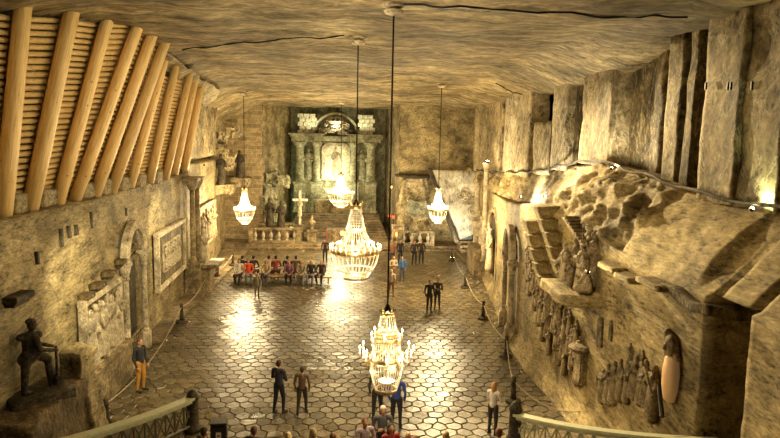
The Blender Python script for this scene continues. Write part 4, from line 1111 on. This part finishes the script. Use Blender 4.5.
# ------------------------------------------------------------------ stair rails at the bottom of the frame
def stair_rail(p, q, label, post_label, side):
    """p = post top, q = upper end of the rail"""
    post = empty('rail_post', (p.x, p.y, 0), 0, post_label, 'post'); hgt = p.z
    bm = B(); lathe(bm, [(.24,0),(.24,.12),(.19,.16),(.165,hgt-.22),(.2,hgt-.16),(.15,hgt-.04),(.09,hgt+.06),(.02,hgt+.10)], 16); obj('shaft', bm, M['darkstone'], post, smooth=True)
    a = Vector((p.x, p.y, hgt-(.18 if side > 0 else .34))); b = q; t = empty('stair_railing', a, 0, label, 'railing')
    d = b-a; n = 12; hd = Vector((d.x,d.y,0)); curve = []
    for i in range(n+1):
        u = i/n; ease = u*(.75+.25*u); curve.append(Vector((d.x*u, d.y*u, d.z*ease)))
    bm = B()
    s = Vector((-hd.y, hd.x, 0)).normalized()
    for w, z0, z1 in ((.15,.0,.07),(.09,-.09,.0)):
        rings = []
        for c in curve: rings.append([bm.verts.new(c+s*w+Vector((0,0,z1))), bm.verts.new(c-s*w+Vector((0,0,z1))), bm.verts.new(c-s*w+Vector((0,0,z0))), bm.verts.new(c+s*w+Vector((0,0,z0)))])
        for i in range(n):
            for k in range(4): bm.faces.new((rings[i][k], rings[i][(k+1)%4], rings[i+1][(k+1)%4], rings[i+1][k]))
        bm.faces.new(rings[0]); bm.faces.new(rings[-1])
    obj('handrail', bm, M['rail'], t)
    bm = B(); tube(bm, [c+Vector((0,0,-.78)) for c in curve], .04, 6); obj('lower_rail', bm, M['raildark'], t)
    N = max(6, int(hd.length/.42))
    def at(u):
        ease = u*(.75+.25*u); return Vector((d.x*u, d.y*u, d.z*ease))
    for k in range(N):
        u0, u1 = k/N, (k+1)/N; A, Bq = at(u0), at(u1); bm = B()
        tube(bm, [A+Vector((0,0,-.05)), A+Vector((0,0,-.8))], .028, 6); obj('baluster', bm, M['rail' if side < 0 else 'raildark'], t)
        bm = B(); m_ = (A+Bq)/2
        tube(bm, [A+Vector((0,0,-.08)), m_+Vector((0,0,-.42)), Bq+Vector((0,0,-.76))], .022, 5); tube(bm, [Bq+Vector((0,0,-.08)), m_+Vector((0,0,-.42)), A+Vector((0,0,-.76))], .022, 5)
        obj('crossed_bars', bm, M['rail' if side < 0 else 'raildark'], t)
    return a, b
p = onz(192,393,1.15); q = ony(66,442,12.6); q2 = q
A1 = stair_rail(p, q, 'greenish stair railing curving down from the left to its stone post', 'round-topped dark stone post ending the left stair railing', 1)
p = onz(516,404,1.12); q = ony(712,442,10.9)
A2 = stair_rail(p, q, 'greenish stair railing rising to the right from its stone post', 'round-topped dark stone post ending the right stair railing', -1)
# flights of steps under the rails
for (a, b), lab, s in ((A1,'left flight of stone steps climbing toward the viewer',-1),(A2,'right flight of stone steps climbing toward the viewer',1)):
    t = empty('stair_flight', (a.x,a.y,0), 0, lab, 'staircase'); d = Vector((b.x-a.x,b.y-a.y,0)); top = max(.3, b.z-.95); n = max(3, int(top/.17))
    u = d.normalized(); w = Vector((-u.y,u.x,0)) * (1 if s < 0 else 1)
    w = Vector((u.y,-u.x,0)); 
    if w.x*s < 0: w = -w         # treads lie between the rail and the wall
    ang = math.atan2(u.y,u.x)
    for i in range(n):
        k0 = i/n; L = d.length*(1-k0)
        if a.z < 0: pass
        bm = B(); c = d*(k0+(1-k0)/2)+w*.8; box(bm, (0,0,0), (L,1.3,top/n), bev=.01)
        o = obj('step', bm, M['steps'], t, (c.x,c.y,(i+.5)*top/n)); o.rotation_euler = (0,0,ang)
# litter bin / notice box near the left post
p = onz(219,421,.9); t = empty('notice_box', (p.x,p.y,0), .1, 'black floor box with a small white notice right of the left stair post', 'box')
bm = B(); box(bm, (0,0,.42), (.42,.36,.84), bev=.03); box(bm, (0,0,.88), (.46,.4,.06), bev=.02); obj('body', bm, M['blackbox'], t)
bm = B(); box(bm, (0,-.186,.58), (.13,.012,.17)); obj('notice', bm, M['paper'], t)
bm = B(); box(bm, (0,-.194,.57), (.07,.006,.05)); obj('notice_mark', bm, M['redwood'], t)
# ------------------------------------------------------------------ people
def person_prims(pose, rnd, fem=False):
    """mats: 0 skin 1 top 2 trousers 3 shoes"""
    P = []; c = lambda a, ra, b, rb, m: P.append(('c', a, ra, b, rb, m)); e = lambda a, r, m: P.append(('e', a, r, m))
    shw = .175 if fem else .20
    lean = 0
    if pose in ('stand', 'fold', 'hips', 'phone'):
        hz = .92; hip = (0,0,hz); ch = (0,0,1.25)
        tw = rnd.uniform(-.04,.08)
        for s in (-1, 1):
            h = (s*.09,0,.90); k = (s*.11, -.03+tw*s, .50); a = (s*.12, .02+tw*s*1.6, .10)
            c(h,.095,k,.065,2); c(k,.064,a,.045,2); c((a[0],a[1]+.02,.045),.042,(a[0]+s*.02,a[1]-.16,.032),.034,3)
        off = Vector((0,0,0))
    else:
        hz = .50
        for s in (-1, 1):
            h = (s*.09,.02,.52); k = (s*(.12+rnd.uniform(0,.06)),-.43,.50); a = (s*.11, -.43-rnd.uniform(-.12,.1), .10)
            c(h,.10,k,.07,2); c(k,.066,a,.046,2); c((a[0],a[1]+.03,.045),.042,(a[0],a[1]-.15,.032),.034,3)
        off = Vector((0,rnd.uniform(-.12,.02) if pose == 'sit' else -.2,-.40))
    V = lambda x,y,z,k=1: tuple(Vector((x,y,z))+off*(Vector((0,k,1)) if False else 1)*1.0 if k==1 else Vector((x,y+off.y*k,z+off.z)))
    c(V(-.07,0,.93,0),.105,V(.07,0,.93,0),.105,2 if pose[:3] != 'sit' else 2)
    c(V(0,0,.98,0),.125,V(0,.0,1.20,.6),.125 if not fem else .11,1); c(V(0,0,1.18,.6),.13,V(0,.01,1.34),.125,1)
    c(V(-shw+.03,0.01,1.39),.068,V(shw-.03,.01,1.39),.068,1)
    c(V(0,.01,1.42),.055,V(0,-.01,1.52),.048,0)
    hd = V(0,-.02,1.60); e(hd,(.075,.092,.112),0); e((hd[0],hd[1]-.095,hd[2]-.015),(.014,.02,.022),0); e((hd[0],hd[1]-.04,hd[2]-.07),(.045,.05,.04),0)
    for s in (-1,1):
        e((hd[0]+s*.077,hd[1]+.005,hd[2]-.01),(.012,.02,.03),0); e((hd[0]+s*.028,hd[1]-.082,hd[2]+.012),(.012,.01,.009),0)
    e((hd[0],hd[1]-.09,hd[2]-.052),(.022,.01,.008),0)
    for s in (-1, 1):
        sh = V(s*shw,.01,1.38)
        if pose == 'stand': el = V(s*(shw+.06),.03,1.10); hn = V(s*(shw+.03),-.08,.86)
        elif pose == 'fold': el = V(s*(shw+.07),-.02,1.11); hn = V(-s*.02,-.20,1.14+s*.02)
        elif pose == 'hips': el = V(s*(shw+.14),.06,1.14); hn = V(s*.13,-.10,1.02)
        elif pose == 'phone': el = V(s*(shw+.06),-.08,1.13); hn = V(s*.06,-.26,1.28 if s > 0 else 1.18)
        else: el = V(s*(shw+.06),-.12,1.12); hn = V(s*rnd.uniform(.03,.12),-.34,1.0)
        c(sh,.058,el,.044,1); c(el,.043,hn,.03,1)
        d = (Vector(hn)-Vector(el)).normalized(); pal = Vector(hn)+d*.045; e(tuple(pal),(.034,.034,.042),0)
        side = d.cross(Vector((s,0,0.01))).normalized()
        for f_ in range(4):
            o_ = side*(f_-1.5)*.019; L = (.052,.062,.058,.045)[f_]; cu = Vector((-s*.015,-.012,0))
            c(tuple(pal+o_+d*.02),.0105,tuple(pal+o_+d*(.03+L*.6)+cu*.6),.0095,0); c(tuple(pal+o_+d*(.03+L*.6)+cu*.6),.0095,tuple(pal+o_+d*(.03+L)+cu*2),.008,0)
        c(tuple(pal+side*-.03),.012,tuple(pal-side*.055+d*.035),.0095,0)
    return P, hd
def hair_mesh(hd, style, mat):
    P = []; h = Vector(hd)
    P.append(('e', tuple(h+Vector((0,.018,.035))), (.084,.092,.088), 0)); P.append(('e', tuple(h+Vector((0,.045,-.01))), (.078,.062,.085), 0))
    if style == 'long':
        P.append(('c', tuple(h+Vector((0,.06,0))), .075, tuple(h+Vector((0,.075,-.20))), .055, 0))
        for s in (-1,1): P.append(('c', tuple(h+Vector((s*.068,.02,.02))), .026, tuple(h+Vector((s*.08,.03,-.17))), .024, 0))
    if style == 'bun': P.append(('e', tuple(h+Vector((0,.11,.05))), (.045,.045,.045), 0))
    return blob('hair', P, .014, [mat], 1)
NP = [0]
def person(x, y, face, pose, top, trou, hair, style='short', label='', fem=False, z=0.0, s=1.0, at=None, group=None, shoes=(.03,.025,.02)):
    NP[0] += 1; rnd = random.Random(NP[0]*13)
    p = Vector(at) if at is not None else onz(x, y, z)
    t = empty('person', (p.x,p.y,z), face, label, 'person', group); t.scale = (s,s,s)
    P, hd = person_prims(pose, rnd, fem)
    big = p.y < 26
    mats = [M['skin'], solid('cloth_%02d%02d%02d' % tuple(int(k*99) for k in top), top), solid('cloth_%02d%02d%02d' % tuple(int(k*99) for k in trou), trou), solid('cloth_%02d%02d%02d' % tuple(int(k*99) for k in shoes), shoes)]
    meshobj('body', blob('body', P, .011 if big else .02, mats, 2), t)
    if style != 'bald': meshobj('hair', hair_mesh(hd, style, solid('cloth_%02d%02d%02d' % tuple(int(k*99) for k in hair), hair)), t)
    return t
BLK = (.02,.02,.022); BRN = (.06,.04,.025); BLD = (.38,.29,.16); GRY = (.35,.32,.28); JEAN = (.05,.07,.12)
# standing, near
person(141,391,.5+PI/2-.9,'stand',(.022,.024,.03),(.50,.24,.04),(.16,.06,.025),label='man in dark jacket and mustard trousers standing alone beside the left wall', s=1.06)
person(279,413,2.6,'fold',(.03,.03,.05),(.02,.02,.028),BRN,label='man in dark clothes with folded arms standing alone on the tiles, front left of centre')
person(492,434,PI-.7,'phone',(.72,.67,.64),(.035,.03,.03),(.42,.22,.08),'long',label='woman with long ginger hair and a white top standing at the front right', fem=True, s=.92)
person(302,414,3.0,'stand',(.14,.09,.055),(.05,.04,.03),BRN,label='person in brown clothes standing just right of the man with folded arms', s=.9)
person(396,428,2.9,'stand',(.03,.06,.30),(.02,.02,.03),BRN,label='person in a bright blue jacket standing right behind the nearest chandelier')
person(377,420,3.1,'stand',(.05,.05,.06),(.03,.03,.035),BRN,label='person in dark grey clothes standing directly below the nearest chandelier', s=.97)
# front row, only heads and shoulders in frame (Y about 15.5)
def front(x, yh, top, hair, style, label, fem=False, pose='stand', face=PI, s=1.0):
    q = onz(x, yh, 1.62*s); person(0,0,face,pose,top,(.04,.04,.05),hair,style,label,fem,at=(q.x,q.y,0), s=s)
front(204,431,(.05,.04,.035),BRN,'short','person with brown hair beside the left stair post, only the head in frame', face=2.4)
front(254,430,(.03,.025,.025),(.16,.08,.05),'short','person with reddish hair in black, bottom left of centre', face=2.8)
front(288,436,(.5,.42,.2),(.65,.50,.25),'long','person with pale blond hair at the bottom edge under the man with folded arms', True)
front(313,432,(.06,.05,.04),BLD,'long','blonde person in dark top at the bottom edge, right of the pale blond one', True, face=3.6)
front(333,437,(.25,.06,.04),(.20,.09,.05),'short','person with red-brown hair at the bottom edge, centre left', face=2.6)
front(365,421,(.42,.33,.38),(.16,.09,.05),'short','person in a pale mauve shirt below the nearest chandelier, left of the grey-haired man', face=.4, pose='fold')
front(383,409,(.10,.10,.11),(.60,.55,.48),'short','grey-haired man in a dark grey shirt below the nearest chandelier', face=.1, pose='fold')
front(391,427,(.32,.03,.03),(.05,.03,.02),'long','dark-haired person in red and black in front of the grey-haired man', True, face=.2)
front(408,436,(.3,.2,.16),(.4,.25,.15),'bald','bald person at the bottom edge, right of the person in red and black', face=2.9)
front(416,438,(.25,.2,.17),(.4,.25,.15),'bald','second bald person at the bottom edge, farther right', face=3.3)
front(446,435,(.6,.55,.45),(.45,.30,.15),'short','person in a pale top at the bottom edge, left of the ginger-haired woman', face=3.5)
front(499,432,(.04,.03,.05),(.20,.08,.04),'short','person with reddish head and black clothes by the right stair post', face=2.2)
# middle distance
person(429,312,.3,'stand',(.02,.018,.018),(.03,.022,.02),BRN,label='person in a black coat in the middle of the floor, left of a pair', s=.97)
person(437,309,-.3,'fold',(.04,.028,.02),(.04,.03,.025),BLK,label='person in dark brown in the middle of the floor, right of a pair', s=.95)
person(414,265,.2,'stand',(.035,.028,.02),(.02,.018,.015),BRN,label='person in dark clothes before the right balustrade, left of a pair', s=1.0)
person(421,264,-.2,'stand',(.03,.025,.02),(.02,.018,.015),BLK,label='person in dark clothes before the right balustrade, right of a pair', s=1.0)
person(400,264,.5,'stand',(.03,.025,.03),(.02,.02,.025),BRN,label='person in black near the lantern stand right of the altar steps', s=1.0)
person(392,266,.1,'stand',(.35,.14,.10),(.06,.045,.04),BRN,label='person in a reddish top near the lantern stand', s=.98)
person(402,281,-.4,'stand',(.04,.13,.36),(.05,.06,.10),BRN,label='person in a bright blue jacket in the middle distance behind the chandelier rod', s=.9)
person(393,283,.4,'fold',(.42,.33,.22),(.18,.11,.07),BRN,label='person in beige beside the chandelier rod, left of the one in blue', s=.97)
person(391,297,2.9,'stand',(.55,.42,.35),(.22,.13,.10),BLD,'long',label='fair-haired person in a pale top beside the chandelier rod, nearer than the one in beige', fem=True, s=.9)
person(257,299,.2,'stand',(.22,.20,.15),(.16,.14,.10),BRN,label='person in grey standing in front of the seated group on the left', s=.78)
person(325,262,.0,'stand',(.03,.02,.02),(.03,.02,.02),BRN,label='person in dark clothes standing behind the right end of the seated group', s=.95)
# benches
by = 35.9
for x0, x1, lab in ((232,262,'low wooden bench under the leftmost seated visitors'),(262,296,'low wooden bench under the middle seated visitors'),(297,333,'low wooden bench under the rightmost seated visitors')):
    a = onz(x0,281,0).x; b = onz(x1,281,0).x; t = empty('bench', ((a+b)/2,by+.25,0), 0, lab, 'bench', 'benches on the hall floor')
    bm = B(); box(bm, (0,0,.41), (b-a-.1,.95,.06), bev=.015); obj('seat', bm, M['benchwood'], t)
    for q in (-1,1):
        bm = B(); box(bm, (q*((b-a)/2-.25),0,.19), (.07,.8,.38), bev=.01); obj('leg', bm, M['benchwood'], t)
ft = [(241,(.75,.70,.62),BLK,BLK,'short','man in a white shirt leaning forward, leftmost on the front bench',False),
 (250,(.70,.10,.03),(.12,.17,.25),BRN,'short','visitor in a bright orange-red top on the front bench, second from the left',False),
 (268,(.55,.42,.25),(.10,.12,.16),BLD,'long','long-haired visitor in a beige top on the front bench, third from the left',True),
 (290,(.28,.12,.20),(.03,.02,.025),(.28,.13,.07),'short','visitor in a purple top and black skirt on the front bench, fourth from the left',True),
 (303,(.40,.33,.22),(.20,.18,.18),BLD,'long','visitor in a tan cardigan on the front bench, fifth from the left',True),
 (312,(.04,.03,.03),(.22,.20,.28),(.60,.45,.25),'long','blonde visitor in a black jacket on the front bench, sixth from the left',True),
 (322,(.06,.02,.02),(.03,.015,.015),(.50,.30,.2),'short','visitor in dark red-black clothes at the right end of the front bench',False)]
for x, top, tr, hr, stl, lab, fem in ft:
    X = onz(x,281,0).x; person(0,0,random.uniform(-.3,.3),'sit',top,tr,hr,stl,lab,fem,at=(X,by+.02,0),s=1.1)
bt = [(244,BLK,'short','dark-haired visitor on the back bench behind the man in white'),(254.5,BLK,'short','visitor in black on the back bench, second from the left'),(271,(.45,.38,.28),'short','visitor in beige on the back bench, third from the left'),
 (277.5,(.26,.05,.04),'short','visitor in a maroon top on the back bench, fourth from the left'),(288,BLK,'short','visitor in black on the back bench, fifth from the left'),(297,(.10,.06,.03),'short','visitor in dark brown on the back bench, sixth from the left'),(314,(.6,.55,.45),'short','visitor with a pale top on the back bench, last on the right')]
for x, top, stl, lab in bt:
    X = onz(x,277,0).x; person(0,0,PI+random.uniform(-.3,.3),'sitback',top,(.06,.06,.08),BLK if x != 314 else BLD,stl,lab,at=(X,by+.72,0),s=1.13)
X = onz(263,281,0)
person(0,0,.0,'stand',(.03,.03,.05),(.06,.09,.14),BLK,label='small child in dark blue standing before the front bench', at=(X.x+.12,by-.85,0), s=.55)

# ------------------------------------------------------------------ lights
a = onx(546,196,7.9); lamp((7.6,27.6,6.05), (8.9,26.6,6.9), 700, 'floodlight on the right ledge below the pale rock face, farther one', (1,.9,.62), 160)
lamp((7.45,23.6,6.45), (8.7,23.2,7.2), 700, 'floodlight on the right ledge below the pale rock face, nearer one', (1,.9,.62), 160)
lamp((8.2,19.3,7.75), (9.0,19.3,9.5), 500, 'small floodlight on the right ledge among the slabs', (1,.88,.6), 150)
p = onx(752,211,8.3); lamp((p.x,p.y,p.z+.05), (p.x+.7,p.y-1.0,p.z+2.2), 320, 'small greenish floodlight at the foot of the nearest right slab', (.95,1.0,.5), 150)
lamp((-8.0,34.0,6.95), (-8.6,35.5,8.5), 700, 'floodlight on the left ledge at the end of the timber lining', (1,.9,.6), 150)
for x in (307, 365): lamp((ax(x)+(.6 if x<335 else -.6),AY-1.2,az(131)+.35), (ax(x),AY+.5,12), 110, 'uplight on the altar entablature, %s side' % ('left' if x<335 else 'right'), (1,1,.62), 150)
lamp((cx,AY-1.3,az(135)+.35), (cx,AY,11.5), 220, 'uplight below the altar crest, middle', (1,.97,.7), 150)
p = onR(588,272,.8); lamp_fixture(p, 'tiny bright lamp in the nativity niche', .05, (1,.3,0)); point(p+Vector((-.12,0,.1)), 60, (1,.8,.45), .05)
point((cx-.1,AY-2.0,AZ+3.2), 800, (1,.97,.62), .3); 
a = ony(452,235,44.0); lamp((a.x,a.y,.12), (a.x-2,46.6,4), 900, 'floor floodlight aimed at the rock pulpit, right rear', (1,.92,.65), 130)
lamp((7.3,43.6,.12), (7.6,46.2,3.4), 900, 'floodlight washing the sloping stair flank, right rear', (1,.93,.7), 120)
lamp((-5.6,52.5,.7), (-4.8,58,4), 500, 'greenish floodlight left of the altar steps', (.7,1,.5), 130)
# spots without fixtures, added to brighten the left reliefs and the timber lining
for Y, w_ in ((18.5,2200),(28.5,1900),(37.5,250)): spot((LX(Y)+2.6,Y-3.0,6.3), (LX(Y),Y+1,2.8), w_, (1,.84,.48), 75)
spot((1.5,24,11.0), (7.5,12.5,4.2), 700, (1,.82,.44), 75, .12)  # added unseen spot, brightens the near right wall
spot((3.5,31,10.7), (7.2,15.5,4.6), 34000, (1,.76,.38), 50, .10)  # unseen key spot, added to throw long shadows down the right wall
for Y in (12,19,26): spot((1.5,Y-2,10.7), (-8,Y+1.5,9.0), 950, (1,.86,.52), 95, .25)
spot((-1.5,15,10.9), (8.5,12.5,9.5), 350, (1,.80,.46), 80, .25)  # this and the next: unseen fill added for the upper right slabs
spot((-1.5,26,10.9), (9,25,9.5), 500, (1,.80,.46), 80, .25)
for Y in (12,26,40): spot((0,Y,8.0), (0,Y+6,11.6), 480, (1,.84,.55), 140, .3)  # fixtureless spots added in mid-air to lift the ceiling
spot((-5,41,10.5), (-8.8,50,6.0), 900, (1,.84,.46), 80, .2)  # unseen pair of spots added to brighten the rear walls
spot((3.5,40,10.5), (7,50,7.0), 900, (1,.84,.46), 80, .2)
W = bpy.data.worlds.new('w'); S.world = W; W.use_nodes = True
W.node_tree.nodes['Background'].inputs[0].default_value = (1,.76,.42,1); W.node_tree.nodes['Background'].inputs[1].default_value = .09
S.view_settings.view_transform = 'Standard'; S.view_settings.look = 'None'; S.view_settings.gamma = 1; S.view_settings.use_curve_mapping = False
S.view_settings.exposure = -0.65
S.cycles.use_denoising = True; S.cycles.max_bounces = 6; S.cycles.diffuse_bounces = 3; S.cycles.glossy_bounces = 3; S.cycles.transmission_bounces = 4
S.cycles.sample_clamp_indirect = 6; S.cycles.caustics_reflective = False; S.cycles.caustics_refractive = False
